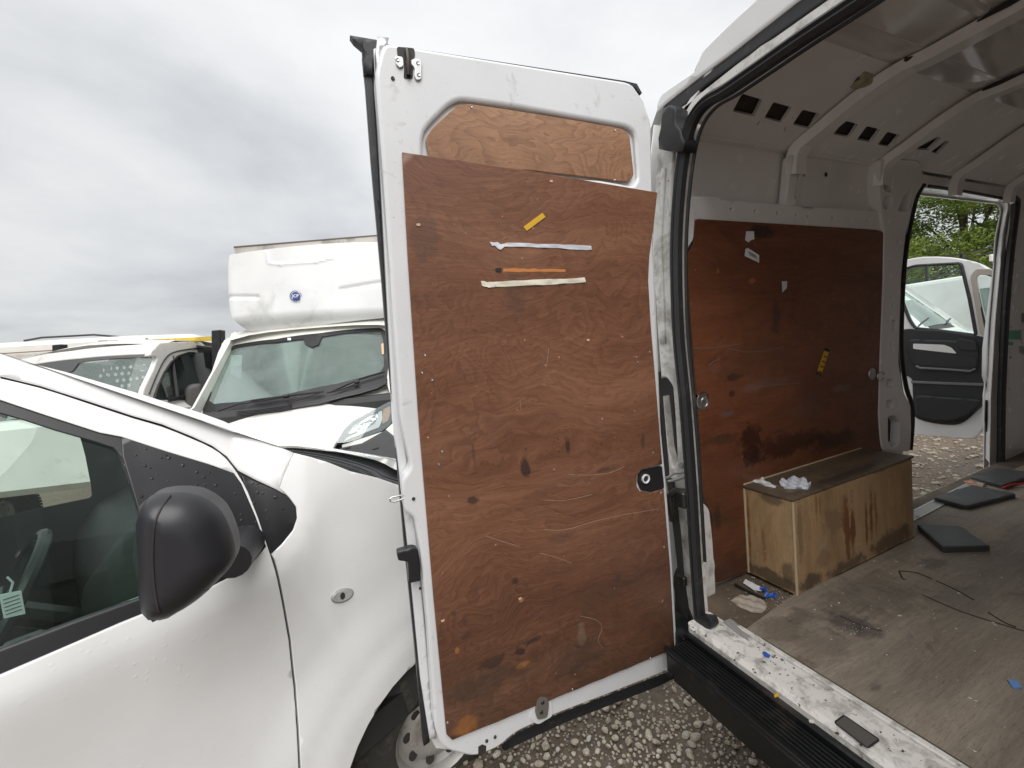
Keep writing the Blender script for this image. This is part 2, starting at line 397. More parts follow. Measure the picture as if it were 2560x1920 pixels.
class MB:
    def __init__(s): s.V = []; s.F = []
    def add(s, V, F):
        k = len(s.V); s.V += [Vector(v) for v in V]; s.F += [tuple(i+k for i in f) for f in F]; return s
    def box(s, c, size, ax=None, bev=0.):
        c = Vector(c); ax = ax or (Vector((1, 0, 0)), Vector((0, 1, 0)), Vector((0, 0, 1)))
        h = [x/2 for x in size]
        if bev <= 0:
            V = [c+ax[0]*h[0]*i+ax[1]*h[1]*j+ax[2]*h[2]*k for i in (-1, 1) for j in (-1, 1) for k in (-1, 1)]
            F = [(0, 1, 3, 2), (4, 6, 7, 5), (0, 4, 5, 1), (2, 3, 7, 6), (0, 2, 6, 4), (1, 5, 7, 3)]
            return s.add(V, F)
        b = min(bev, *[x*.45 for x in h]); V = []; idx = {}
        for i in (-1, 1):
            for j in (-1, 1):
                for k in (-1, 1):
                    for a in range(3):
                        e = [i*(h[0]-(b if a != 0 else 0)), j*(h[1]-(b if a != 1 else 0)), k*(h[2]-(b if a != 2 else 0))]
                        idx[(i, j, k, a)] = len(V); V.append(c+ax[0]*e[0]+ax[1]*e[1]+ax[2]*e[2])
        F = []
        for i in (-1, 1):
            F.append([idx[(i, j, k, 0)] for j, k in ((-1, -1), (1, -1), (1, 1), (-1, 1))])
            F.append([idx[(j, i, k, 1)] for j, k in ((-1, -1), (1, -1), (1, 1), (-1, 1))])
            F.append([idx[(j, k, i, 2)] for j, k in ((-1, -1), (1, -1), (1, 1), (-1, 1))])
            for j in (-1, 1):
                F.append([idx[(i, j, -1, 0)], idx[(i, j, 1, 0)], idx[(i, j, 1, 1)], idx[(i, j, -1, 1)]])
                F.append([idx[(i, -1, j, 0)], idx[(i, 1, j, 0)], idx[(i, 1, j, 2)], idx[(i, -1, j, 2)]])
                F.append([idx[(-1, i, j, 1)], idx[(1, i, j, 1)], idx[(1, i, j, 2)], idx[(-1, i, j, 2)]])
                for k in (-1, 1): F.append([idx[(i, j, k, a)] for a in range(3)])
        return s.add(V, F)
    def beam(s, p, q, w, h, up=(0, 0, 1)):
        p, q = Vector(p), Vector(q); d = (q-p); l = d.length; d.normalize(); u = Vector(up); sd_ = d.cross(u).normalized(); u = sd_.cross(d)
        return s.box((p+q)/2, (l, w, h), (d, sd_, u))
    def tube(s, pts, r, n=8, cap=True, flat=None):
        pts = [Vector(p) for p in pts]; k0 = len(s.V); prev = None
        for i, p in enumerate(pts):
            a = pts[max(i-1, 0)]; b = pts[min(i+1, len(pts)-1)]; d = (b-a).normalized()
            ref = prev if prev is not None else (Vector((0, 0, 1)) if abs(d.z) < .9 else Vector((1, 0, 0)))
            x = (ref-d*ref.dot(d)).normalized(); y = d.cross(x); prev = x
            rr = r[i] if isinstance(r, (list, tuple)) else r
            for j in range(n):
                an = 2*math.pi*j/n; s.V.append(p+x*rr*math.cos(an)*(flat or 1)+y*rr*math.sin(an))
        for i in range(len(pts)-1):
            for j in range(n):
                a = k0+i*n+j; b = k0+i*n+(j+1) % n; s.F.append((a, b, b+n, a+n))
        if cap: s.F.append(tuple(k0+j for j in reversed(range(n)))); s.F.append(tuple(k0+(len(pts)-1)*n+j for j in range(n)))
        return s
    def sweep(s, prof, pts, up=(1, 0, 0), closed=False):
        """sweep closed 2D profile (a across, b along up)"""
        pts = [Vector(p) for p in pts]; up = Vector(up); k0 = len(s.V); n = len(prof)
        for i, p in enumerate(pts):
            if closed: a, b = pts[i-1], pts[(i+1) % len(pts)]
            else: a = pts[max(i-1, 0)]; b = pts[min(i+1, len(pts)-1)]
            d = (b-a).normalized(); x = d.cross(up).normalized(); y = up
            for (e, f) in prof: s.V.append(p+x*e+y*f)
        m = len(pts)
        for i in range(m if closed else m-1):
            i2 = (i+1) % m
            for j in range(n):
                j2 = (j+1) % n; s.F.append((k0+i*n+j, k0+i*n+j2, k0+i2*n+j2, k0+i2*n+j))
        if not closed: s.F.append(tuple(k0+j for j in reversed(range(n)))); s.F.append(tuple(k0+(m-1)*n+j for j in range(n)))
        return s
    def lathe(s, c, ax, prof, n=32, x=None):
        """prof: (radius, along axis)"""
        c = Vector(c); ax = Vector(ax).normalized(); x = (Vector(x) if x else (Vector((0, 0, 1)) if abs(ax.z) < .9 else Vector((1, 0, 0)))); x = (x-ax*x.dot(ax)).normalized(); y = ax.cross(x)
        k0 = len(s.V)
        for (r, h) in prof:
            for j in range(n):
                an = 2*math.pi*j/n; s.V.append(c+ax*h+(x*math.cos(an)+y*math.sin(an))*r)
        for i in range(len(prof)-1):
            for j in range(n):
                j2 = (j+1) % n; s.F.append((k0+i*n+j, k0+i*n+j2, k0+(i+1)*n+j2, k0+(i+1)*n+j))
        return s
    def build(s, name, m, parent=None, smooth=True, angle=35, loc=None): return mesh(name, s.V, s.F, m, parent, smooth, angle, loc)
def strip(s, px, wpx, d=0):     # closed outline round a pixel polyline
    a = []; b = []
    for i, (x, y) in enumerate(px):
        p = px[max(i-1, 0)]; q = px[min(i+1, len(px)-1)]; dx, dy = q[0]-p[0], q[1]-p[1]; l = math.hypot(dx, dy) or 1
        ww = wpx[i] if isinstance(wpx, (list, tuple)) else wpx
        a.append((x-dy/l*ww/2, y+dx/l*ww/2)); b.append((x+dy/l*ww/2, y-dx/l*ww/2))
    return s.P(a+b[::-1], d)
def text(name, body, M4, size, m, parent, extr=.0006):
    cu = bpy.data.curves.new(name, 'FONT'); cu.body = body; cu.size = size; cu.extrude = extr; cu.align_x = 'CENTER'; cu.align_y = 'CENTER'; cu.offset = size*.02
    o = bpy.data.objects.new(name+'_src', cu); C.objects.link(o); bpy.context.view_layer.update()
    me = bpy.data.meshes.new_from_object(o.evaluated_get(bpy.context.evaluated_depsgraph_get())); bpy.data.objects.remove(o)
    V = [M4 @ v.co for v in me.vertices]; F = [tuple(p.vertices) for p in me.polygons]
    return mesh(name, V, F, m, parent, smooth=False)
def ell(cx, cy, rx, ry, n=20, a0=0): 
    c, s_ = math.cos(a0), math.sin(a0)
    return [(cx+rx*math.cos(t)*c-ry*math.sin(t)*s_, cy+rx*math.cos(t)*s_+ry*math.sin(t)*c) for t in [2*math.pi*k/n for k in range(n)]]
X, Y, Z = Vector((1, 0, 0)), Vector((0, 1, 0)), Vector((0, 0, 1))
def lerp(tab, x):
    if x <= tab[0][0]: return tab[0][1]
    for (a, b), (c, d) in zip(tab, tab[1:]):
        if x <= c: return b+(d-b)*(x-a)/(c-a)
    return tab[-1][1]
def sstep(x): x = min(max(x, 0), 1); return x*x*(3-2*x)
# =================================================================== GROUND
GZ = 0.
def ground():
    m, t, b = newmat('muddy_gravel_ground')
    v = coords(t)
    a = noise(t, v, 1.3, 6., .6); f = noise(t, v, 22., 8., .7)
    c = RAMP(t, MA(t, 'ADD', MA(t, 'MULTIPLY', a, .5), MA(t, 'MULTIPLY', f, .5)), [(.36, (.065, .047, .032)), (.52, (.145, .108, .075)), (.68, (.24, .19, .14))])
    vo = N(t, 'ShaderNodeTexVoronoi', i_Scale=38.); L(t, v, vo.inputs['Vector'])
    st = RAMP(t, vo.outputs['Distance'], [(.25, 1.), (.45, 0.)])
    pick = RAMP(t, vo.outputs['Color'], [(.55, 0.), (.6, 1.)])
    k = MA(t, 'MULTIPLY', st, pick)
    c = MIX(t, MA(t, 'MULTIPLY', k, .8), c, (.26, .235, .20))
    L(t, c, b.inputs['Base Color']); L(t, RAMP(t, a, [(.35, .35), (.6, .9)]), b.inputs['Roughness'])
    bump(t, b, MA(t, 'ADD', f, MA(t, 'MULTIPLY', k, .5)), .8, .02)
    V = []; F = []; xs = [-400, -60, -20] + [-6+.25*i for i in range(80)] + [25, 70, 400]; ys = [-400, -60, -20] + [-4+.25*i for i in range(80)] + [25, 70, 400]
    for x in xs:
        for y in ys: V.append((x, y, .02*math.sin(x*1.7+y*.9)+.015*math.sin(x*4.1-y*3.3)-.03+random.uniform(-.006, .006)))
    n = len(ys)
    for i in range(len(xs)-1):
        for j in range(n-1): F.append((i*n+j, (i+1)*n+j, (i+1)*n+j+1, i*n+j+1))
    g = mesh('ground', V, F, m); tag(g, kind='structure'); return g
GROUND = ground()
def gz(x, y): return .02*math.sin(x*1.7+y*.9)+.015*math.sin(x*4.1-y*3.3)-.03

# =================================================================== CARGO VAN (the open one)
VC = .234
van = thing('cargo_van', (2.6, VC, 0), 'open white panel van whose empty plywood-lined load space fills the right half', 'van')
def yprof(z): return lerp([(0, 1.169), (1.0, 1.169), (2.0, 1.13), (2.3, 1.07), (2.4, 1.0)], z)
WALL = Surf((0, 1.169, 0), X, Z, lambda a, b: 1.169-yprof(b), n=-Y)
SLA = Surf((0, 1.07, 2.30), X, (0, -.27, .16)); SLA.n = Vector((0, -.51, -.86)).normalized()
CEI = Surf((0, .80, 2.46), X, -Y, n=-Z)
def REAR(x): return Surf((x, 0, 0), -Y, Z, n=-X)
XF = 4.35
# rear door ------------------------------------------------------------
DS = Surf((0, 1.125, 0), X, (0, -.052, 1), n=(0, -1, -.052))
def stn(conv, L_):
    o = []
    for px, py, rx, ry, k, c in L_:
        a, b = conv(px, py); a1, b1 = conv(px+rx, py); a2, b2 = conv(px, py+ry)
        ra, rb = max(abs(a1-a), abs(a2-a), .002), max(abs(b1-b), abs(b2-b), .002); o.append((a, b, ra, rb, k, c))
    return o
def cds(x, y): q = DS.pt(*DS.uv(x, y)); return q.x-2.6, q.z
def cwl(x, y): q = WALL.pt(*WALL.uv(x, y, .02), .02); return q.x-2.6, q.z
def cbx(x, y): q = ony(x, y, .952); return q.z, q.x-2.6
def cfl(x, y): q = onz(x, y, .6); return q.x-2.6, q.y-VC
BKS = (.028, .022, .02); GYS = (.05, .04, .034)
PLYD = plymat('plywood_door_panel', (.110, .047, .027), (.195, .086, .049), (.31, .155, .093), 'xz', 11.5, 3.3, rough=.45, grime=.22, linew=.42, wave=.26, zdark=(.5, 1.05, .7),
    stains=stn(cds, [(1310, 1170, 13, 30, .8, BKS), (1415, 1113, 9, 30, .75, BKS), (1603, 1103, 6, 24, .6, GYS), (1181, 1249, 16, 12, .75, BKS), (1285, 1449, 13, 11, .7, BKS), (1325, 1598, 34, 13, .75, BKS), (1300, 1622, 16, 12, .75, BKS), (1163, 1585, 17, 10, .6, GYS), (1131, 1530, 9, 9, .6, GYS),
            (1160, 1552, 6, 8, .5, GYS), (1505, 1173, 26, 6, .6, GYS), (1162, 1808, 42, 28, .95, (.42, .17, .05)), (1303, 1657, 18, 7, .9, (.45, .19, .06)), (1300, 1496, 9, 7, .8, (.5, .25, .1)), (1141, 1621, 7, 10, .8, (.42, .17, .05)), (1215, 1700, 95, 26, .45, GYS), (1440, 1640, 80, 50, .40, GYS), (1285, 740, 26, 66, .35, GYS), (1225, 1650, 40, 8, .6, BKS),
            (1400, 1340, 40, 14, .3, GYS), (1060, 590, 40, 70, .35, GYS), (1580, 440, 60, 40, .35, GYS), (1500, 1480, 90, 30, .25, GYS), (1450, 1585, 12, 30, .3, (.4, .3, .2)), (1181, 1130, 5, 30, .5, GYS), (1540, 1440, 10, 10, .5, GYS), (1290, 640, 90, 40, .2, (.3, .17, .10))]))
PLYD2 = plymat('plywood_door_upper_panel', (.20, .105, .058), (.35, .185, .105), (.47, .27, .16), 'xz', 8., 11.1, rough=.45, grime=.05, linew=.45)
door_o = rnd([(958, 104), (1585, 206), (1630, 300), (1636, 640), (1653, 1050), (1668, 1207), (1684, 1417), (1695, 1610), (1674, 1678), (1530, 1735), (1380, 1793), (1290, 1834), (1246, 1873), (1186, 1896), (1108, 1876), (1088, 1826),
              (1071, 1574), (1050, 1365), (1037, 1296), (1013, 1281), (1004, 1200), (1029, 1171), (1002, 1050), (977, 700), (956, 400), (938, 180)], 22, 3)
rec_px = [(1065, 420), (1057, 345), (1072, 312), (1098, 285), (1122, 262), (1148, 250), (1180, 251), (1300, 268), (1429, 291), (1540, 310), (1572, 318), (1588, 334), (1592, 380), (1596, 440), (1590, 458), (1575, 464), (1500, 450), (1300, 440), (1150, 430)]
rec = cat(DS.P(rec_px), 2)
rdoor = sheet('rear_door', DS, DS.P(door_o), DOORW, van, holes=[rec], step=.07, t=.035, roll=.007,
              disp=lambda a, b: -.006*(1-sstep(abs(b-2.22)/.02)) if .95 < a < 0 else 0)
rdoor['label'] = 'open white rear door lined with plywood'
sheet('window_recess', DS, [(a, b) for a, b in cat(DS.P([(x+(8 if x > 1330 else -8), y+(8 if y > 360 else -8)) for x, y in rec_px]), 2)], DOORW, rdoor, step=.1, t=.004, d=-.016)
sheet('upper_plywood_panel', DS, DS.P(rnd([(1076, 410), (1064, 346), (1082, 319), (1143, 263), (1172, 259), (1429, 299), (1556, 322), (1574, 338), (1585, 438), (1572, 455), (1420, 436), (1313, 424), (1200, 430)], 8, 3), -.004), PLYD2, rdoor, step=.1, t=.006, d=-.004, roll=.001)
ply_px = [(1006, 380), (1325, 427), (1644, 481), (1635, 562), (1624, 639), (1621, 700), (1628, 820), (1640, 960), (1656, 1160), (1605, 1173), (1593, 1190), (1592, 1215), (1600, 1229), (1626, 1233), (1660, 1223), (1676, 1420), (1687, 1622), (1420, 1733), (1131, 1851), (1117, 1837), (1085, 1500), (1047, 1050), (1020, 640)]
mainply = sheet('plywood_panel', DS, DS.P(ply_px, .009), PLYD, rdoor, step=.1, t=.007, roll=.0012, d=.009)
# outer skin and its black weather seal at the free edge
sheet('outer_skin', DS, DS.P([(925, 118), (1575, 215), (1622, 320), (1650, 1050), (1688, 1600), (1660, 1672), (1290, 1815), (1180, 1880), (1090, 1870), (1062, 1820), (1030, 1365), (985, 1050), (952, 600)], -.075), WHITE, rdoor, step=.12, t=.004, d=-.075)
sheet('edge_flange', DS, DS.P([(934, 120), (960, 108), (985, 500), (1006, 1050), (1045, 1365), (1075, 1700), (1092, 1850), (1075, 1850), (1052, 1700), (1020, 1365), (984, 1050), (955, 500)], -.045), DOORW, rdoor, step=.06, t=.03, roll=.004, d=-.045)
s1 = MB()
sheet('edge_seal', DS, DS.P([(906, 135), (930, 140), (946, 400), (962, 700), (987, 1050), (1008, 1080), (1020, 1280), (1034, 1365), (1056, 1600), (1075, 1858), (1060, 1868), (1036, 1600), (1012, 1365), (984, 1050), (955, 700), (928, 400), (914, 210)], -.06), RUB, rdoor, step=.05, t=.02, roll=.003, d=-.06)
sheet('seal_corner', DS, DS.P([(875, 86), (940, 97), (960, 108), (956, 130), (935, 150), (932, 185), (910, 180), (906, 118), (885, 100)], -.05), RUB, rdoor, step=.03, t=.018, roll=.003, d=-.05)
sheet('corner_clip', DS, DS.P([(944, 92), (972, 95), (966, 118), (952, 135), (957, 190), (951, 222), (944, 205), (938, 130)], -.02), GREYM, rdoor, step=.03, t=.02, roll=.004, d=-.015)
sheet('bottom_seal', DS, DS.P([(1255, 1868), (1292, 1836), (1380, 1795), (1530, 1737), (1676, 1680), (1694, 1640), (1704, 1640), (1694, 1682), (1640, 1708), (1400, 1800), (1310, 1842)], -.06), RUB, rdoor, step=.05, t=.02, d=-.045)
sheet('top_trim', DS, DS.P([(905, 100), (945, 104), (955, 112), (1560, 204), (1590, 211), (1603, 234), (1600, 238), (1584, 218), (1300, 180), (930, 125)], -.07), RUB, rdoor, step=0, t=.01, d=-.066)
# upper latch
sheet('latch_slot', DS, DS.P(rnd([(992, 116), (1036, 120), (1038, 143), (1018, 152), (1033, 170), (1032, 197), (1009, 195), (1011, 160), (994, 140)], 6, 3), .002), HOLE, rdoor, step=0, t=.001, d=.0015)
for pp in ([(988, 138), (1008, 142), (1010, 164), (1000, 170), (990, 160)], [(1030, 148), (1050, 146), (1055, 155), (1054, 198), (1042, 201), (1036, 190), (1037, 170), (1028, 160)]):
    sheet('latch_plate', DS, DS.P(rnd(pp, 5, 3), .005), GREYM, rdoor, step=0, t=.004, d=.005, roll=.001)
mb = MB()
a = DS.uv(1017, 128); b = DS.uv(1021, 192)
mb.tube([DS.pt(*a, .006), DS.pt((a[0]+b[0])/2, (a[1]+b[1])/2, .012), DS.pt(*b, .006)], .006, 8).build('latch_rod', DKM, rdoor)
def screw(s, px, py, r, d, m, par, name='screw'):
    a, b = s.uv(px, py, d); c = s.pt(a, b, d)
    return MB().lathe(c, s.n, [(r, -.002), (r, .0008), (r*.75, .0022), (r*.35, .0016), (.0002, .0012)], 12).build(name, m, par)
for q in ((994, 150), (1045, 158), (1047, 187)): screw(DS, *q, .0045, .005, GREYM, rdoor, 'latch_bolt')
for q in ((982, 196), (1034, 1247)): screw(DS, *q, .0045, .001, HOLE, rdoor, 'plug_hole')
for q, d in (((1178, 267), -.004), ((1536, 325), -.004), ((1536, 449), -.004), ((1062, 887), .009), ((1055, 931), .009), ((1080, 949), .009), ((1385, 1174), .009), ((1633, 1132), .009), ((1660, 1368), .009), ((1652, 1232), .009), ((1119, 1806), .009), ((1431, 1723), .009), ((1626, 1645), .009), ((1595, 905), .009), ((1624, 880), .009), ((1505, 1047), .009), ((1105, 1128), .009), ((1097, 1160), .009)):
    screw(DS, *q, .0032, d, GREYM, rdoor)
for q in ((1378, 453), (1046, 562), (1470, 850), (1107, 1551), (1300, 1496)):
    a, b = DS.uv(*q, .009)
    sheet('splintered_hole', DS, [(a+.0045*math.cos(k*.9)*(1+.5*math.sin(k*2.3)), b+.0045*math.sin(k*.9)*(1+.4*math.cos(k*1.7))) for k in range(7)], mat('splinter_wood', (.62, .42, .26), .8), rdoor, step=0, t=.001, d=.0105)
sheet('sticker', DS, strip(DS, [(1313, 572), (1360, 537)], 13, .011), YEL, rdoor, step=0, t=.002, d=.011)
# torn tape strips
def rag(p, q, n, j):
    return [(p[0]+(q[0]-p[0])*k/n+random.uniform(-j, j)*.3, p[1]+(q[1]-p[1])*k/n+random.uniform(-j, j)) for k in range(n+1)]
random.seed(3)
sheet('torn_tape', DS, DS.P(rag((1226, 604), (1262, 610), 4, 3)+rag((1270, 606), (1478, 614), 9, .8)+[(1480, 624)]+rag((1470, 624), (1262, 615), 9, 1.2)+rag((1252, 622), (1230, 612), 3, 3), .012), FOIL, rdoor, step=.01, t=.002, d=.011, disp=lambda a, b: .0012*math.sin(a*70+3*math.sin(a*23))*math.sin(b*200+a*40))
sheet('torn_tape', DS, DS.P(rag((1203, 702), (1225, 706), 3, 2)+rag((1232, 704), (1462, 694), 9, .8)+[(1465, 705)]+rag((1458, 707), (1240, 717), 9, 1.2)+rag((1222, 718), (1205, 716), 3, 2), .012), CREAM, rdoor, step=.01, t=.002, d=.011, disp=lambda a, b: .0012*math.sin(a*60+3*math.sin(a*31))*math.sin(b*180+a*30))
sheet('bare_wood_scar', DS, DS.P(rag((1258, 671), (1412, 673), 12, 1.8)+rag((1415, 680), (1258, 680), 12, 1.4), .0095), ORNG, rdoor, step=0, t=.0006, d=.0095)
sheet('tape_stub', DS, DS.P([(1239, 670), (1254, 670), (1253, 680), (1240, 679)], .011), RUB, rdoor, step=0, t=.002, d=.011)
# pull handle hole
sheet('handle_plate', DS, DS.P(rnd([(1596, 1182), (1605, 1175), (1655, 1164), (1661, 1221), (1625, 1230), (1602, 1226), (1594, 1206)], 6, 3), .004), BLK, rdoor, step=0, t=.003, d=.004)
hc = DS.pt(*DS.uv(1614, 1197, .006), .006)
MB().lathe(hc, DS.n, [(.0155, -.002), (.0155, .004), (.0135, .005), (.010, .003), (.0095, -.001)], 24).build('handle_ring', DOORW, rdoor)
MB().lathe(hc, DS.n, [(.0096, .001), (.0002, .001)], 20).build('handle_hole', HOLE, rdoor)
# striker, bottom catch, hook, lever
sheet('bottom_striker', DS, DS.P(rnd([(1341, 1750), (1352, 1740), (1370, 1742), (1374, 1765), (1370, 1796), (1345, 1802), (1338, 1780)], 6, 3), .01), GREYM, rdoor, step=.02, t=.012, d=.010, roll=.003)
sheet('striker_base', DS, DS.P(rnd([(1330, 1756), (1345, 1738), (1372, 1735), (1380, 1752), (1382, 1790), (1345, 1812), (1325, 1800)], 8, 3), .003), DOORW, rdoor, step=0, t=.004, d=.004, roll=.001)
for q in ((1357, 1757), (1354, 1781)): screw(DS, *q, .006, .011, DKM, rdoor, 'striker_bolt')
for q in ((1238, 1843), (1217, 1853)): screw(DS, *q, .0045, .003, DKM, rdoor, 'bolt')
screw(DS, 1051, 1471, .004, .002, DKM, rdoor, 'bolt')
sheet('catch_notch', DS, DS.P([(1196, 1868), (1206, 1862), (1216, 1866), (1215, 1882), (1205, 1888), (1196, 1890)], .002), HOLE, rdoor, step=0, t=.001, d=.0012)
mb = MB(); a, b = DS.uv(990, 1246); 
mb.tube([DS.pt(a+.03, b, -.01), DS.pt(a-.008, b+.004, -.005), DS.pt(a-.014, b+.001, -.005), DS.pt(a-.014, b-.006, -.005), DS.pt(a-.004, b-.009, -.005), DS.pt(a+.03, b-.008, -.01)], .0028, 8); mb.build('door_hook', GREYM, rdoor)
mb = MB()
sheet('edge_lever', DS, DS.P(rnd([(993, 1380), (1030, 1369), (1044, 1372), (1050, 1400), (1052, 1452), (1022, 1458), (1020, 1404), (995, 1401)], 5, 3), .0), BLK, rdoor, step=.02, t=.02, d=.004, roll=.004)
# pressed swage lines on the upper corner
# scratches and chalk lines
mb = MB()
for pts in ([(1560, 1167), (1520, 1183), (1460, 1188), (1420, 1185)], [(1363, 1250), (1400, 1252), (1440, 1246), (1480, 1236)], [(1360, 1324), (1410, 1325), (1480, 1305), (1560, 1287), (1650, 1272)], [(1450, 1540), (1490, 1550), (1505, 1570), (1495, 1600), (1507, 1620)],
            [(1215, 1340), (1260, 1355), (1300, 1366)], [(1350, 1383), (1390, 1393), (1430, 1408)], [(1372, 870), (1366, 920)], [(1300, 1000), (1302, 1024)]):
    mb.tube([DS.pt(*DS.uv(x, y, .009), .0091) for x, y in cat(pts, 4, False)], .00042, 4)
tag(mb.build('scratches', mat('pale_scratch', (.40, .29, .22), .7), rdoor), kind='stuff')

# load space shell ---------------------------------------------------------
slide_px = [(2308, 460), (2531, 490), (2541, 506), (2520, 650), (2506, 800), (2494, 1000), (2491, 1172), (2491, 1240), (2425, 1236), (2300, 1300), (2262, 1330), (2275, 1125), (2280, 1012), (2262, 940), (2251, 880), (2254, 780), (2257, 689), (2264, 612), (2278, 537), (2290, 490)]
sl_uv = rnd(WALL.P(slide_px), .03, 3)
sl_uv = [(a, max(b, .56)) for a, b in sl_uv]
sheet('side_wall_skin', WALL, [(1.16, .5), (XF, .5), (XF, 2.3), (1.16, 2.3)], INTW, van, holes=[sl_uv], step=.15, t=.004, d=-.03)
V = []; F = []
fl_ = lambda a: a+.12*sstep((a-3.2)/.5)
for a_, b_ in sl_uv: V += [WALL.pt(a_, b_, -.03), WALL.pt(fl_(a_), b_, -.088)]
n_ = len(sl_uv)
for i in [j for j in range(n_) if max(sl_uv[j][1], sl_uv[(j+1) % n_][1]) > .70]: F.append((2*i, 2*((i+1) % n_), 2*((i+1) % n_)+1, 2*i+1))
mesh('slide_opening_return', V, F, INTW, van, angle=50)
# waist rail, post, rear pillar of the sliding door
def wpanel(name, px, m=INTW, d=.012, t=.03, holes=(), step=.1, roll=.004, par=None, r=8):
    return sheet(name, WALL, WALL.P(rnd(px, r, 2) if r else px, d), m, par or van, holes=[WALL.P(rnd(h, 5, 3), d) for h in holes], step=step, t=t, d=d, roll=roll)
wpanel('waist_rail', [(1728, 490), (1800, 491), (1803, 498), (2004, 514), (2008, 520), (2036, 522), (2040, 516), (2210, 528), (2212, 582), (1739, 552)], holes=[[(x-2, y-3), (x+3, y-3), (x+3, y+3), (x-2, y+3)] for x, y in ((1829, 522), (1889, 528), (1945, 532), (1991, 537), (2020, 539), (2082, 544), (2126, 548), (2168, 552))])
wpanel('roof_bow_post', [(1979, 384), (2020, 380), (2004, 450), (1990, 515), (1966, 512), (1974, 440)], d=.02, holes=[[(1999, 420), (2004, 420), (1994, 494), (1988, 494)], [(2003, 400), (2008, 400), (2007, 406), (2003, 406)]])
wpanel('cant_lip', [(1744, 328), (1990, 364), (1990, 378), (1744, 340)], d=-.004, t=.02, r=3)
wpanel('cant_lip', [(2018, 372), (2240, 412), (2240, 422), (2018, 385)], d=-.004, t=.02, r=3)
wpanel('upper_side_panel', [(2016, 392), (2180, 415), (2196, 432), (2184, 528), (2004, 516)], d=-.022, t=.005, roll=.003)
pil = wpanel('sliding_door_rear_pillar', [(2204, 395), (2300, 400), (2310, 440), (2308, 462), (2290, 490), (2277, 537), (2262, 612), (2254, 689), (2250, 780), (2247, 904), (2258, 975), (2277, 1012), (2279, 1070), (2276, 1130), (2206, 1125), (2198, 1040), (2202, 900), (2210, 700), (2212, 580), (2204, 520), (2200, 460)],
       d=.026, t=.05, step=.07, holes=[[(2213, 443), (2233, 443), (2233, 475), (2222, 480), (2211, 474)], [(2214, 490), (2232, 488), (2230, 512), (2218, 525), (2209, 518)], [(2280, 472), (2270, 527), (2246, 527), (2261, 492)], [(2245, 592), (2249, 600), (2240, 630)],
       [(2217, 947), (2236, 949), (2236, 969), (2217, 967)], [(2217, 1001), (2234, 1002), (2234, 1020), (2217, 1018)], [(2221, 1042), (2240, 1038), (2252, 1055), (2250, 1108), (2232, 1121), (2221, 1100)], [(2231, 800), (2242, 800), (2240, 830), (2230, 830)], [(2227, 740), (2232, 740), (2231, 746), (2227, 746)], [(2232, 760), (2237, 761), (2236, 770), (2231, 769)], [(2227, 858), (2231, 858), (2231, 864), (2227, 864)]])
sheet('pillar_cavity', WALL, WALL.P([(2200, 425), (2290, 440), (2262, 620), (2240, 800), (2245, 900), (2262, 1020), (2262, 1120), (2210, 1120), (2205, 900), (2214, 600)], -.02), HOLE, van, step=.06, t=.002, d=-.016)  # dark backing sheet paints the shade inside the pillar holes
PLYW = plymat('plywood_wall_panel', (.095, .033, .016), (.175, .060, .028), (.25, .095, .046), 'xz', 5., 7.7, rough=.40, grime=.35, linew=.25, wave=.12, zdark=(.6, 1.25, .75),
    stains=stn(cwl, [(1905, 580, 38, 20, .85, BKS), (1940, 790, 13, 48, .7, GYS), (1878, 1110, 32, 66, .8, (.035, .010, .007)), (1970, 1110, 110, 34, .75, (.035, .012, .008)), (2080, 1100, 60, 26, .7, (.03, .014, .010)), (1880, 702, 11, 8, .8, (.36, .13, .05)), (1795, 676, 5, 11, .8, (.36, .13, .05)), (1829, 985, 8, 9, .7, BKS), (1818, 1034, 20, 8, .6, (.12, .10, .09)),
            (1925, 955, 70, 14, .55, (.17, .10, .08)), (1880, 970, 30, 14, .6, (.2, .11, .09)), (2100, 972, 26, 12, .5, (.2, .13, .11)), (1835, 944, 24, 12, .6, BKS), (1800, 1100, 60, 18, .5, BKS), (1790, 920, 20, 14, .35, (.25, .12, .09)), (1795, 1300, 10, 40, .6, BKS), (2020, 1020, 40, 40, .35, (.10, .07, .06)), (1900, 900, 130, 60, .25, BKS)]))
plw_px = [(1742, 547), (2190, 574), (2206, 578), (2216, 592), (2212, 700), (2204, 900), (2199, 1030), (2205, 1125), (2240, 1180), (1990, 1300), (1860, 1434), (1787, 1458), (1784, 1300), (1760, 1240), (1748, 1050), (1730, 800), (1719, 660), (1718, 640), (1735, 610), (1737, 560)]
wall_ply = sheet('plywood_lining', WALL, rnd(WALL.P(plw_px, .02), .012, 2), PLYW, van, step=.12, t=.008, d=.02, roll=.001, holes=[ell(*WALL.uv(1758, 1003, .02), .034, .036, 16)])
lash = MB().lathe(WALL.pt(*WALL.uv(1758, 1003, .012), .012), -Y, [(.034, .0), (.034, .004), (.028, .0), (.0005, -.004)], 24).build('lashing_cup', GREYM, van)
a = WALL.uv(1758, 1003, .02)
MB().tube([WALL.pt(a[0]+.016*math.cos(t), a[1]-.004+.018*math.sin(t), .026) for t in [2*math.pi*k/16 for k in range(17)]], .0035, 6).build('lashing_ring', GREYM, lash)
lash2 = MB().lathe(WALL.pt(*WALL.uv(2180, 935, .022), .022), -Y, [(.03, .0), (.028, .003), (.0005, .004)], 20).build('lashing_cup', GREYM, van)
a = WALL.uv(2190, 940, .02); MB().tube([WALL.pt(a[0]+.03*math.cos(t), a[1]+.022*math.sin(t), .04) for t in [2*math.pi*k/16 for k in range(17)]], .003, 6).build('lashing_ring', GREYM, lash2)
def wst(name, px, m, d=.022, t=.001): return sheet(name, WALL, WALL.P(px, d), m, van, step=0, t=t, d=d)
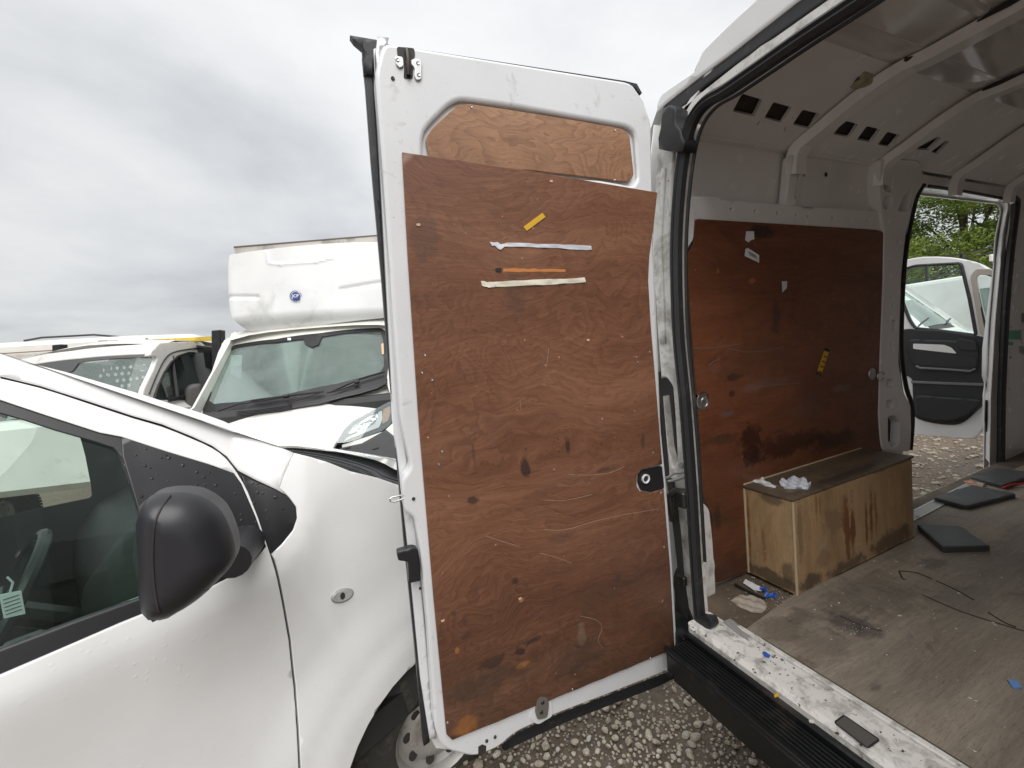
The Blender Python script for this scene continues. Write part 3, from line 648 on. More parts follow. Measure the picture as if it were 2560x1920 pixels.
yt = wst('yellow_label', [(2062, 873), (2073, 878), (2053, 938), (2042, 933)], YEL); wst('yellow_label_end', [(2064, 869), (2075, 874), (2073, 881), (2061, 876)], RUB, .0235); wst('yellow_label_end', [(2043, 928), (2055, 933), (2052, 941), (2041, 936)], RUB, .0235)
for k in range(4):
    x, y = 2063-4.2*k, 888+12.5*k
    wst('label_print', [(x-3, y), (x+5, y+3), (x+3.4, y+7), (x-4.4, y+4)], mat('label_ink', (.25, .12, .02), .6) if k == 0 else bpy.data.materials['label_ink'], .0235, .0004)
random.seed(5)
wst('paper_label', [(1866, 578), (1885, 578), (1886, 598), (1878, 600), (1872, 606), (1863, 600)], PAPER, .024)
wst('paper_label', [(1864, 622), (1870, 620), (1898, 638), (1898, 657), (1862, 640)], PAPER, .024)
for k in range(3): wst('label_print', [(1870+k*2, 628+4*k), (1890+k*2, 638+4*k), (1890+k*2, 639.2+4*k), (1870+k*2, 629.2+4*k)], TRIML, .0255, .0003)
wst('paper_label', [(1955, 703), (1968, 703), (1967, 720), (1956, 731)], FOIL, .024)
mb = MB()
for pts in ([(1722, 871), (1800, 868), (1850, 860)], [(1820, 872), (1870, 880), (1920, 876), (1960, 866)], [(1770, 915), (1785, 903), (1800, 898)], [(1870, 975), (1930, 963), (2000, 958)]):
    mb.tube([WALL.pt(*WALL.uv(x, y, .02), .0204) for x, y in cat(pts, 4, False)], .0009, 4)
tag(mb.build('wall_scuffs', mat('grey_scuff', (.22, .17, .15), .7), van), kind='stuff')
# roof side with pressed openings
sq = [[(1856, 235), (1907, 250), (1886, 292), (1832, 279)], [(1934, 256), (1981, 269), (1956, 308), (1911, 296)], [(2007, 275), (2049, 285), (2026, 323), (1982, 312)],
      [(2111, 302), (2146, 311), (2124, 345), (2084, 336)], [(2167, 316), (2202, 324), (2178, 357), (2143, 349)], [(2219, 330), (2251, 339), (2225, 369), (2195, 362)],
      [(1901, 304), (1898, 304), (1891, 314), (1894, 315)], [(1966, 319), (1963, 319), (1960, 329), (1963, 329)], [(1909, 276), (1912, 276), (1909, 282), (1906, 282)], [(1981, 293), (1984, 293), (1981, 299), (1978, 299)],
      [(2253, 371), (2268, 356), (2288, 358), (2277, 371)], [(2286, 374), (2346, 342), (2353, 346), (2322, 376)], [(2328, 380), (2365, 352), (2374, 355), (2345, 386)]]
sheet('roof_side_panel', SLA, [(1.15, -.004), (XF, -.004), (XF, .318), (1.15, .318)], INTW, van, holes=[rnd(SLA.P(h), .006, 2) for h in sq], step=.12, t=.014, d=0, roll=.0015)
sheet('roof_side_cavity', SLA, [(1.2, 0), (XF, 0), (XF, .25), (1.2, .25)], HOLE, van, step=0, t=.002, d=-.022)  # dark backing sheet paints the shaded void behind the openings
def ceil_w(a, b): return -.010*sstep(b/.25)
CEI.w = ceil_w
sheet('roof_panel', CEI, [(1.15, -.01), (XF, -.01), (XF, 1.14), (1.15, 1.14)], ROOFW, van, step=.1, t=.004)
sheet('roof_side_panel', Surf((0, 2*VC-1.07, 2.30), X, (0, .27, .16), n=(0, .51, -.86)), [(1.15, -.004), (XF, -.004), (XF, .318), (1.15, .318)], INTW, van, step=.3, t=.004)
for q in ((1838, 331), (2071, 434)):
    a = WALL.uv(*q, -.01)
    MB().lathe(WALL.pt(*a, -.004 if q[0] == 1838 else -.02), -Y, [(.009, 0), (.009, .002), (.0002, .002)], 12).build('drain_plug', HOLE, van)
bowp = [(-.055, 0), (-.032, -.028), (.032, -.028), (.055, 0)]
def bow(x0, x1, wd=1.):
    pts = [(x0, 1.085, 2.20), (x0, 1.066, 2.295), (x0+(x1-x0)*.15, .98, 2.345), (x0+(x1-x0)*.45, .88, 2.405), (x0+(x1-x0)*.85, .79, 2.452), (x1, .70, 2.458), (x1, .45, 2.464)]
    pts = cat(pts, 4, False)
    pts = pts+[(x1, VC, 2.466)]+[(x, 2*VC-y, z) for x, y, z in reversed(pts)]
    mb = MB(); k0 = 0
    for i, p in enumerate(pts):
        a = Vector(pts[max(i-1, 0)]); b = Vector(pts[min(i+1, len(pts)-1)]); d = (b-a).normalized(); nn = d.cross(X).normalized()
        if nn.z > 0: nn = -nn
        for e, f in bowp: mb.V.append(Vector(p)+X*e*wd+nn*(-f)*1.)
    for i in range(len(pts)-1):
        for j in range(3): mb.F.append((i*4+j, i*4+j+1, i*4+4+j+1, i*4+4+j))
    return mb.build('roof_bow', INTW, van)
bows = [bow(1.79, 1.94), bow(2.40, 2.53, .9), bow(3.10, 3.16, .9), bow(3.75, 3.80, .9)]
for x1, lst in ((1.94, [.74, .66, .60, .55, .38, .2]), (2.53, [.7, .6, .45])):
    for i, y in enumerate(lst): MB().box((x1+.052, y, 2.449), (.012, .022+.015*(i % 2), .004)).build('bow_slot', HOLE, bows[0] if x1 < 2 else bows[1])
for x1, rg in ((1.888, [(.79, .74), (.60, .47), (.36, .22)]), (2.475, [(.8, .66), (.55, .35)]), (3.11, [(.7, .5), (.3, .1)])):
    for a_, b_ in rg: MB().tube([(x1, a_, 2.456), (x1-.006, (a_+b_)/2, 2.456), (x1, b_, 2.456)], [.003, .010, .003], 6, flat=1).build('bow_gap_shade', RUB, van)  # black tubes stand in for the shaded gaps between bow and roof
for y in (.73, .585, .43, .30, .13, -.05, -.22):
    pr = [(-.016, .004), (-.008, -.006), (.008, -.006), (.016, .004)]
    for xa, xb in ((1.2, 1.88), (2.0, 2.47), (2.6, 3.1), (3.24, 3.74), (3.86, 4.33)):
        MB().sweep([(e, f) for e, f in pr], [(xa, y, 2.466), (xb, y, 2.466)], up=(0, 0, 1)).build('roof_swage', ROOFW, van)
# slanted mouldings left between bow and squares
q = onz(2153, 200, 2.43)
mb = MB().box((q.x, q.y, 2.435), (.055, .045, .05), bev=.004); lamp = mb.build('roof_lamp_bracket', mat('yellowed_plastic', (.42, .38, .27), .6, dirt=.5), van)
MB().box((q.x-.0285, q.y, 2.432), (.004, .016, .018)).build('bracket_slot', HOLE, lamp)
# far side and bulkhead
WALLR = Surf((0, 2*VC-1.169, 0), X, Z, lambda a, b: 1.169-yprof(b), n=Y)
sheet('side_wall_skin', WALLR, [(1.16, .5), (XF, .5), (XF, 2.3), (1.16, 2.3)], INTW, van, step=.4, t=.004, d=-.03)
sheet('plywood_lining', WALLR, [(1.3, .62), (XF-.1, .62), (XF-.1, 1.98), (1.3, 1.98)], PLYW, van, step=.5, t=.008, d=.0)
BUL = Surf((XF, 0, 0), -Y, Z, n=-X)
sheet('bulkhead', BUL, [(-1.16, .5), (.70, .5), (.70, 2.3), (.36, 2.47), (-.82, 2.47), (-1.16, 2.3)], INTW, van, step=.3, t=.006)
for k in range(5): MB().box((XF-.006, 1.05-.22*k, 1.3), (.012, .05, 1.3), bev=.005).build('bulkhead_rib', INTW, van)
# pressed details of the forward wall strip right of the opening
fw = sheet('front_wall_panel', WALL, WALL.P([(2542, 520), (2700, 560), (2700, 1200), (2516, 1185), (2520, 900), (2530, 650)], .004), INTW, van, step=.1, t=.02, d=.004, roll=.004,
           holes=[WALL.P(rnd(h, 3, 2), .004) for h in ([(2553, 783), (2575, 783), (2575, 806), (2553, 806)], [(2549, 866), (2575, 868), (2575, 888), (2549, 885)])])
for q in ((2540, 651), (2532, 739), (2528, 817), (2527, 893), (2525, 972)): screw(WALL, *q, .008, .006, GREYM, fw, 'rivet')
wst('green_sticker', [(2519, 827), (2552, 826), (2552, 849), (2519, 848)], GRN, .008); wst('clear_label', [(2552, 822), (2590, 822), (2590, 868), (2556, 858)], PAPER, .008); wst('green_plug', [(2520, 853), (2534, 855), (2532, 864), (2520, 862)], GRN, .008)
# rubber seals of the sliding opening
def wseal(px, r=.012, off=-.02, name='sliding_door_seal'):
    pts = [WALL.pt(*WALL.uv(x, y, off), off) for x, y in px]
    MB().tube(cat([tuple(p) for p in pts], 3, False), r, 8).build(name, RUB, van)
wseal([(2310, 462), (2292, 492), (2281, 537), (2267, 612), (2259, 689), (2254, 800), (2254, 890), (2266, 970), (2279, 1010), (2281, 1060), (2276, 1125)], .010, -.012)
wseal([(2520, 490), (2535, 497), (2540, 515), (2527, 620), (2518, 720), (2511, 830), (2504, 1000), (2502, 1165)], .019, .0)
wseal([(2320, 465), (2420, 480), (2525, 500)], .008, -.03)
# outer skin
YO = lambda z: yprof(z)+.095-.02*(z > 2.2)
OUT = Surf((0, 1.264, 0), X, Z, lambda a, b: yprof(b)-1.169, n=Y)
def sc_uv(P, k): 
    cx = sum(p[0] for p in P)/len(P); cy = sum(p[1] for p in P)/len(P); return [((x-cx)*k+cx, (y-cy)*k+cy) for x, y in P]
sheet('body_side', OUT, [(1.12, .34), (5.2, .34), (5.2, 2.34), (1.12, 2.34)], WHITE, van, holes=[[(fl_(a)-.01, b if b > .70 else .36) for a, b in sc_uv(sl_uv, .99)]], step=.25, t=.004)
OUTR = Surf((0, 2*VC-1.264, 0), X, Z, lambda a, b: yprof(b)-1.169, n=-Y)
sheet('body_side', OUTR, [(1.12, .34), (5.2, .34), (5.2, 2.34), (1.12, 2.34)], WHITE, van, step=.5, t=.004)
# door pillar strip visible beyond the opening
B2 = Surf((0, 1.255, 0), X, Z, n=-Y)
bp = sheet('front_pillar_edge', B2, B2.P([(2498, 600), (2520, 560), (2520, 1230), (2494, 1230), (2482, 1175), (2478, 1110), (2464, 1060), (2464, 989), (2468, 960), (2462, 940), (2463, 871), (2474, 781), (2488, 680)]), WHITE, van, step=.08, t=.02, roll=.004, d=.01)
sheet('pillar_slot', B2, B2.P(rnd([(2476, 934), (2491, 929), (2494, 935), (2492, 952), (2480, 955), (2475, 945)], 4, 2), .013), HOLE, van, step=0, t=.002, d=.013)
sheet('pillar_latch', B2, B2.P([(2464, 1000), (2470, 1000), (2472, 1075), (2466, 1080), (2462, 1050)], .013), HOLE, van, step=0, t=.002, d=.013)
sheet('pillar_latch', B2, B2.P([(2483, 1108), (2495, 1106), (2495, 1148), (2485, 1140)], .013), HOLE, van, step=0, t=.002, d=.013)
# roof outside
mb = MB(); ring = []
_sr = REAR(1.17); yy = [(-a, b-.004) for a, b in _sr.P([(1642, 275), (1652, 238), (1700, 200), (1735, 176), (1756, 128), (1774, 107), (1835, 47), (1885, 1)])]; yy = [(1.262, 2.30)]+yy+[(VC, 2.56)]; yy = yy+[(2*VC-y, z) for y, z in reversed(yy[:-1])]
xs = [(1.17, 0), (1.3, 0), (2, .0), (3, 0), (4, 0), (5, -.02), (5.5, -.07), (5.9, -.2)]
for x, dz in xs:
    for y, z in yy: mb.V.append(Vector((x, y, z+dz*(1 if z > 2.35 else .3))))
n = len(yy)
for i in range(len(xs)-1):
    for j in range(n-1): mb.F.append((i*n+j, i*n+j+1, (i+1)*n+j+1, (i+1)*n+j))
mb.build('roof', WHITE, van)
# rear frame: header and left pillar seen end-on
def rsheet(name, x, px, m, t=.02, step=.08, roll=.004, r=0, par=None, holes=()):
    s = REAR(x); return sheet(name, s, s.P(rnd(px, r, 3) if r else px), m, par or van, step=step, t=t, roll=roll, holes=[s.P(h) for h in holes])
rsheet('roof_rear_edge', 1.14, cat([(1640, 262), (1650, 238), (1668, 222), (1700, 200), (1735, 176)], 3, False)+cat([(1738, 168), (1744, 150), (1756, 126), (1774, 106), (1835, 46), (1885, 0), (2000, -110), (2160, -260)], 3, False)+[(2330, -216), (2150, -98), (1996, 0), (1822, 136), (1740, 196), (1662, 258), (1640, 280)], WHITE, t=.03, roll=.006)
rsheet('header_gutter_seal', 1.148, [(1655, 266), (1740, 204), (1822, 143), (1996, 0), (2300, -213), (2440, -216), (2063, 0), (1848, 152), (1761, 214), (1690, 280), (1668, 300)], RUB, t=.03)
rsheet('header_channel', 1.15, [(1685, 284), (1848, 154), (2063, 2), (2440, -220), (2480, -190), (2095, 36), (1990, 108), (1840, 210), (1770, 262), (1735, 305), (1719, 350), (1706, 430), (1690, 430), (1688, 330)], PILW, t=.03)
rsheet('corner_seal_block', 1.055, [(1652, 272), (1672, 262), (1686, 272), (1686, 310), (1699, 326), (1702, 342), (1708, 352), (1704, 378), (1676, 379), (1644, 372), (1648, 320)], BLK, t=.05, roll=.006)
rsheet('door_pillar', 1.105, cat([(1652, 300), (1644, 372), (1636, 470), (1630, 620), (1640, 800), (1652, 960), (1668, 1150), (1690, 1400), (1715, 1580), (1730, 1600)], 2, False)+cat([(1755, 1560), (1740, 1400), (1728, 1200), (1716, 1000), (1700, 800), (1694, 640), (1700, 520), (1716, 400), (1735, 310)], 2, False)+[(1700, 300)], PILW, t=.03, roll=.006,
       holes=[rnd([(1649, 944), (1664, 943), (1680, 965), (1686, 1040), (1692, 1150), (1682, 1172), (1668, 1120), (1658, 1020)], 8, 3)])
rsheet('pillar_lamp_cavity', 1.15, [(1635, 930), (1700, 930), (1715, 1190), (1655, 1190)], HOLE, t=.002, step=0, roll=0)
for pp in ([(1651, 420), (1662, 422), (1652, 600), (1662, 860), (1650, 860), (1642, 600)], [(1676, 380), (1684, 380), (1674, 620), (1690, 880), (1682, 880), (1667, 620)]):
    rsheet('pillar_swage', 1.098, pp, PILW, t=.006, roll=.003, step=.05)
# foot of the pillar: dark oily channel between door and seal
rsheet('pillar_foot_channel', 1.096, [(1682, 1440), (1700, 1400), (1718, 1520), (1742, 1585), (1790, 1615), (1740, 1660), (1700, 1640), (1690, 1560)], DKM, t=.01)
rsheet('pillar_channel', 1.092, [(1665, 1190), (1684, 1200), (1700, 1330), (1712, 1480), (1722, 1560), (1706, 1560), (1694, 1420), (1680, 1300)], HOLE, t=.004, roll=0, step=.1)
# main inner seal, one long tube of rubber round the door aperture
S13 = REAR(1.10)
sp = cat([(1757, 1560), (1745, 1400), (1733, 1200), (1718, 1000), (1702, 830), (1697, 640), (1703, 500), (1718, 375), (1740, 300), (1775, 255), (1825, 226), (1905, 172), (2010, 100), (2110, 35), (2300, -90)], 4, False)
pts = [S13.pt(*S13.uv(x, y)) for x, y in sp]
MB().sweep([(-.015, .0), (-.017, -.022), (-.009, -.034), (0, -.028), (.005, -.034), (.016, -.022), (.016, 0)], pts, up=(1, 0, 0)).build('door_aperture_seal', RUB, van)
pts2 = [S13.pt(*S13.uv(x+9, y+7), .004) for x, y in sp[4:]]
MB().tube([p+X*.02 for p in pts2], .006, 6).build('seal_lip', RUB, van)
sheet('seal_foot', S13, S13.P(rnd([(1738, 1540), (1775, 1545), (1782, 1568), (1760, 1584), (1735, 1575)], 8, 3), .03), RUB, van, step=.02, t=.03, d=.034, roll=.006)
# inner flange ahead of the wall ply near the floor
wpanel('pillar_inner_flange', [(1754, 1262), (1760, 1258), (1775, 1275), (1783, 1350), (1790, 1460), (1792, 1545), (1770, 1552), (1762, 1450), (1757, 1340)], d=.035, t=.02, m=PILW, step=.06)
wpanel('aperture_return', [(1722, 395), (1740, 335), (1752, 332), (1735, 400), (1731, 490), (1739, 548), (1735, 600), (1722, 616), (1718, 700), (1707, 640), (1712, 500)], d=.03, t=.02, m=INTW, step=.06)
# check arm, hinge and lock parts on the pillar
mb = MB(); s = REAR(1.08)
mb.tube([s.pt(*s.uv(x, y), dd) for x, y, dd in ((1668, 1195, .0), (1690, 1182, .01), (1712, 1180, .0), (1718, 1190, 0), (1700, 1197, .01), (1672, 1203, .0))], .005, 8); mb.build('striker_loop', GREYM, van)
mb = MB(); mb.tube([s.pt(*s.uv(x, y), dd) for x, y, dd in ((1716, 1230, 0), (1700, 1224, .02), (1688, 1236, .03), (1692, 1262, .03), (1690, 1285, .02), (1680, 1298, 0))], .012, 10)
mb.box(s.pt(*s.uv(1709, 1245), .01), (.03, .05, .06), bev=.008); mb.build('check_strap', DKM, van)
mb = MB(); mb.box(s.pt(*s.uv(1706, 1450), .0), (.02, .035, .035), bev=.008); mb.build('lower_hinge', DKM, van)
screw(s, 1702, 1164, .012, .0, GREYM, van, 'hinge_bolt')
# floor --------------------------------------------------------------------
PLYF = plymat('dirty_plywood_floor', (.14, .118, .092), (.265, .225, .178), (.44, .375, .295), 'xy', 5., 5.5, rough=.6, grime=.75, linew=.12, wave=.05,
    stains=stn(cfl, [(2110, 1555, 90, 18, .65, (.05, .042, .045)), (2170, 1580, 60, 14, .6, (.06, .05, .05)), (2000, 1540, 60, 24, .5, (.06, .045, .035)), (1950, 1570, 50, 60, .45, (.07, .052, .038)), (2200, 1480, 200, 40, .45, (.10, .088, .075)), (2400, 1500, 160, 60, .35, (.13, .12, .10)), (2050, 1620, 110, 40, .30, (.08, .06, .05)), (2190, 1720, 20, 14, .5, (.07, .06, .05)),
            (2440, 1330, 140, 30, .5, (.42, .33, .22)), (2500, 1640, 60, 40, .25, (.3, .24, .17)), (2060, 1560, 30, 10, .5, (.32, .29, .26)), (2424, 1862, 14, 9, .6, (.33, .30, .26)), (1990, 1665, 60, 40, .4, (.06, .045, .035)), (2130, 1790, 40, 40, .4, (.07, .05, .04)), (2330, 1410, 60, 14, .5, (.07, .06, .05))]))
FL = Surf((0, 0, 0), X, Y, n=Z)
sheet('floor_base', Surf((0, 0, 0), X, Y, n=Z), [(1.16, -.69), (XF, -.69), (XF, 1.169), (1.16, 1.169)], mat('dirty_floor_board', (.17, .125, .085), .75, dirt=.75, dirtcol=(.03, .024, .018), dscale=5., bmp=(60, .5), specks=(70, .66, (.38, .33, .27))), van, step=.3, t=.02, d=.588)
FL = Surf((0, 0, 0), X, Y, n=Z)
pf = FL.P([(1865, 1562), (1993, 1480), (2100, 1437), (2288, 1343), (2353, 1308), (2400, 1280), (2450, 1256), (2520, 1240), (2600, 1232)], .6)
cpl = [(a, b) for a, b in pf]
sheet('plywood_floor', FL, [(1.175, -.66)]+[(1.175, .4), (1.17, .93)]+cpl[1:]+[(XF-.02, cpl[-1][1]-.35), (XF-.02, -.66)], PLYF, van, step=.25, t=.010, d=.602, roll=.0015)
sheet('plywood_floor_strip', FL, [(2.33, .55), (XF-.02, .3), (XF-.02, 1.06), (2.33, 1.06)], PLYF, van, step=.3, t=.006, d=.5955)
ts = sheet('step_tread_strip', FL, FL.P([(2284, 1275), (2420, 1206), (2500, 1170), (2520, 1182), (2430, 1225), (2284, 1302)], .6), ALU, van, step=.1, t=.004, d=.601)
for k in range(7):
    a = FL.uv(2284, 1278+k*3.4, .6); b = FL.uv(2425, 1206+k*2.9, .6)
    MB().beam((a[0], a[1], .602), (b[0], b[1], .602), .0028, .003).build('tread_ridge', ALU, ts)
RD = Surf((0, 2*VC-1.12, 0), X, Z, n=Y)
rr_ = sheet('rear_door', RD, rnd([(.20, .46), (1.04, .50), (1.03, 2.3), (.90, 2.38), (.18, 2.44)], .05, 3), WHITE, van, step=.15, t=.05, roll=.008, d=.0)
rr_['label'] = 'open right rear door'
sheet('plywood_panel', RD, [(.28, .58), (.98, .60), (.98, 1.98), (.27, 2.0)], PLYD, rr_, step=0, t=.006, d=.008)
# rear sill and step bumper
SL = MB().sweep([(0, 0), (.0, .004), (0, .01), (.006, .012), (.10, .012), (.106, .006), (.112, 0), (.112, -.05), (0, -.05)], [(1.045, 1.06, .588), (1.045, -.62, .588)], up=(0, 0, 1))
# (sweep across = d x up ; direction -Y -> across is -X, so rebuild as plain boxes)
SL = MB(); SL.box((1.098, .22, .58), (.112, 1.68, .04), bev=.006); SL.box((1.050, .22, .574), (.030, 1.66, .04), bev=.008)
sill = SL.build('rear_sill', SILLW, van)
MB().box((1.161, .20, .600), (.018, 1.5, .012), bev=.003).build('sill_lip', SILLW, sill)
MB().box((1.172, .15, .598), (.012, 1.45, .012), bev=.003).build('floor_edge_trim', mat('brown_dirty_trim', (.09, .07, .05), .7, dirt=.5), sill)
lh = FL.P([(2110, 1790), (2199, 1851), (2169, 1872), (2086, 1808)], .6)
sheet('latch_recess', FL, rnd(lh, .006, 3), mat('recess_grey', (.10, .098, .09), .6, dirt=.6, bmp=(60, .5)), van, step=0, t=.001, d=.6018)
MB().tube([(a, b, .602) for a, b in rnd(lh, .006, 3)]+[(lh[0][0], lh[0][1], .602)], .0018, 6).build('recess_rim', RUB, sill)
al = sheet('aluminium_end_strip', FL, FL.P([(1808, 1556), (1826, 1549), (1870, 1586), (1872, 1605), (1850, 1592)], .6), ALU, van, step=0, t=.004, d=.604)
for k in range(4):
    a = FL.uv(1813+k*6, 1556-k*2, .606); b = FL.uv(1856+k*5, 1592-k*3, .606); MB().beam((*a, .6055), (*b, .6055), .002, .002).build('tread_ridge', ALU, al)
bm_ = MB(); bm_.box((.985, .16, .502), (.115, 1.80, .088), bev=.014)
bump_o = bm_.build('step_bumper', BUMP, van)
MB().box((.985, .16, .45), (.09, 1.76, .04), bev=.012).build('bumper_underside', BUMP, bump_o)
for k in range(6):
    MB().box((.951+k*.0125, .16, .5485), (.0055, 1.76, .007), bev=.002).build('tread_ridge', BUMP, bump_o)
MB().box((1.030, .16, .556), (.022, 1.80, .03), bev=.007).build('bumper_lip', BUMP, bump_o)
MB().box((.936, .16, .543), (.016, 1.80, .012), bev=.004).build('bumper_edge', BUMP, bump_o)
MB().box((1.07, 1.12, .50), (.10, .16, .12), bev=.02).build('bumper_end_cap', BUMP, bump_o)
MB().box((1.16, .2, .40), (.05, 1.9, .16), bev=.01).build('rear_crossmember', DKM, van)
# wheel arch cover box
PLYB = plymat('wheelarch_box_plywood', (.26, .155, .075), (.42, .27, .14), (.55, .38, .21), 'zx', 4., 1.2, rough=.55, grime=.2, linew=.2, wave=.08,
    stains=stn(cbx, [(2118, 1330, 9, 95, .85, (.17, .060, .022)), (2132, 1318, 7, 85, .85, (.15, .05, .02)), (2112, 1280, 14, 50, .5, (.22, .09, .035)), (2166, 1310, 5, 70, .8, (.17, .06, .022)), (2178, 1300, 5, 80, .8, (.15, .05, .02)), (2190, 1290, 5, 60, .6, (.2, .08, .03)), (2041, 1270, 4, 50, .7, (.25, .11, .04)), (2050, 1265, 3, 40, .6, (.25, .11, .04)),
            (2082, 1304, 28, 40, .55, (.20, .13, .075)), (2030, 1452, 36, 22, .75, GYS), (2120, 1415, 50, 12, .7, GYS), (2230, 1350, 60, 16, .7, GYS), (2054, 1366, 8, 10, .8, (.35, .3, .25)), (2200, 1170, 30, 14, .5, GYS), (2000, 1330, 8, 90, .4, GYS), (2270, 1230, 14, 90, .3, (.2, .14, .09)), (2060, 1395, 24, 26, .5, (.2, .13, .08))]))
PLYT = plymat('wheelarch_box_top', (.075, .058, .040), (.14, .105, .070), (.24, .18, .115), 'xy', 3., 2.2, rough=.42, grime=.75, linew=.1, stains=[(-.95, .80, .2, .05, .5, (.22, .15, .085)), (-.5, .82, .2, .04, .5, (.20, .14, .08)), (-.7, .75, .3, .03, .5, (.03, .025, .02))])
BX0, BX1, BY0, BY1, BZ0, BZ1 = 1.482, 2.318, .952, 1.149, .602, .972
box = MB().box(((BX0+BX1)/2, (BY0+BY1)/2, (BZ0+BZ1)/2-.006), (BX1-BX0-.02, BY1-BY0-.02, BZ1-BZ0-.014)).build('wheel_arch_cover', PLYB, van)
MB().box(((BX0+BX1)/2, BY0+.005, (BZ0+BZ1)/2-.005), (BX1-BX0-.016, .010, BZ1-BZ0-.012), bev=.001).build('side_board', PLYB, box)
PLYE = plymat('wheelarch_box_end', (.28, .17, .085), (.44, .29, .15), (.56, .39, .22), 'zy', 4., 4.2, rough=.55, grime=.25, linew=.2, wave=.08, stains=[(.95, .80, .025, .06, .7, (.09, .07, .05)), (.80, .90, .2, .006, .8, (.2, .08, .03)), (.75, .84, .1, .01, .5, (.2, .09, .04)), (.63, .82, .035, .2, .8, (.08, .06, .04)), (.68, .75, .06, .03, .6, (.08, .06, .04))])
MB().box((BX0+.005, (BY0+BY1)/2, (BZ0+BZ1)/2-.005), (.010, BY1-BY0-.012, BZ1-BZ0-.012), bev=.001).build('end_board', PLYE, box)
MB().box(((BX0+BX1)/2, (BY0+BY1)/2, BZ1-.002), (BX1-BX0+.008, BY1-BY0+.004, .010), bev=.001).build('top_board', PLYT, box)
MB().box((BX0+.001, BY0+.001, (BZ0+BZ1)/2-.006), (.007, .007, BZ1-BZ0-.012), bev=.001).build('corner_bead', CARDB, box)
MB().box((BX0+.001, BY1-.002, (BZ0+BZ1)/2-.006), (.008, .008, BZ1-BZ0-.012), bev=.001).build('corner_bead', CARDB, box)
MB().box(((BX0+BX1)/2, BY1+.002, BZ1+.004), (BX1-BX0, .010, .007), bev=.001).build('corner_bead', CARDB, box)
# front passenger door, open, seen through the side opening ----------------
FD = Surf((5.2, 0, 0), -Y, Z, n=-X)
win = rnd([(2244, 700), (2262, 672), (2290, 664), (2403, 658), (2424, 745), (2441, 838), (2350, 826), (2288, 820), (2274, 799), (2256, 750)], 8, 3)
qwin = rnd([(2436, 690), (2446, 680), (2484, 690), (2480, 800), (2466, 828), (2450, 760)], 6, 3)
fdoor = sheet('front_door', FD, FD.P(cat([(2228, 664), (2261, 650), (2310, 642), (2369, 643), (2414, 650), (2455, 663), (2500, 690)], 2, False)+rnd([(2500, 840), (2490, 1000), (2466, 1060), (2436, 1099), (2281, 1087), (2246, 1080), (2232, 950), (2225, 800)], 15, 2)), WHITE, van, holes=[FD.P(win), FD.P(qwin)], step=.12, t=.04, roll=.008)
fdoor['label'] = 'open front door with black door card'
sheet('window_glass', FD, FD.P([(x+(x-2350)*.04, y+(y-740)*.04) for x, y in win], -.02), GLC, fdoor, step=0, t=.004, d=-.02)
sheet('quarter_glass', FD, FD.P(qwin, -.02), GLC, fdoor, step=0, t=.004, d=-.02)
MB().tube([FD.pt(*FD.uv(x, y), .002) for x, y in win]+[FD.pt(*FD.uv(*win[0]), .002)], .013, 6).build('window_seal', RUB, fdoor)
MB().tube([FD.pt(*FD.uv(x, y), .002) for x, y in qwin]+[FD.pt(*FD.uv(*qwin[0]), .002)], .010, 6).build('window_seal', RUB, fdoor)
sheet('frame_trim', FD, FD.P(rnd([(2426, 690), (2440, 672), (2475, 672), (2490, 680), (2480, 690), (2448, 686), (2440, 696), (2452, 760), (2464, 838), (2450, 838)], 6, 2), .01), mat('beige_pillar_trim', (.42, .38, .32), .7), fdoor, step=.08, t=.01, d=.012, roll=.004)
sheet('door_card', FD, rnd(FD.P([(2240, 835), (2258, 822), (2356, 826), (2476, 846), (2474, 962), (2462, 1007), (2414, 1052), (2392, 1063), (2356, 1062), (2310, 1054), (2283, 1043), (2279, 944), (2250, 935), (2240, 894)], .03), .04, 3), TRIM, fdoor, step=.08, t=.03, d=.03, roll=.010)
sheet('armrest', FD, rnd(FD.P([(2270, 848), (2390, 852), (2444, 862), (2444, 916), (2430, 930), (2350, 924), (2290, 920), (2274, 900)], .05), .04, 3), TRIM, fdoor, step=.06, t=.03, d=.055, roll=.014)
sheet('card_insert', FD, rnd(FD.P([(2284, 872), (2380, 880), (2392, 890), (2440, 892), (2440, 918), (2360, 916), (2290, 911)], .06), .02, 3), TRIM, fdoor, step=0, t=.004, d=.061)
sheet('silver_insert', FD, rnd(FD.P([(2283, 859), (2360, 862), (2378, 869), (2392, 884), (2283, 872)], .062), .01, 3), mat('satin_silver_plastic', (.66, .66, .64), .35), fdoor, step=0, t=.004, d=.064)
sheet('inner_handle', FD, rnd(FD.P([(2392, 852), (2400, 846), (2438, 853), (2442, 866), (2440, 878), (2400, 874)], .062), .015, 3), BLK, fdoor, step=0, t=.01, d=.068, roll=.004)
MB().tube([FD.pt(*FD.uv(x, y, .06), .06) for x, y in ((2290, 915), (2300, 920), (2360, 923), (2425, 928), (2438, 922))], .010, 6).build('armrest_piping', TRIML, fdoor)
MB().tube([FD.pt(*FD.uv(x, y, .035), .035) for x, y in ((2279, 955), (2350, 958), (2462, 962))], .014, 6).build('card_ledge', TRIML, fdoor)
sheet('door_pocket', FD, rnd(FD.P([(2283, 988), (2458, 1000), (2440, 1025), (2405, 1048), (2370, 1056), (2310, 1048), (2288, 1040)], .07), .05, 3), TRIM, fdoor, step=.08, t=.04, d=.07, roll=.014)
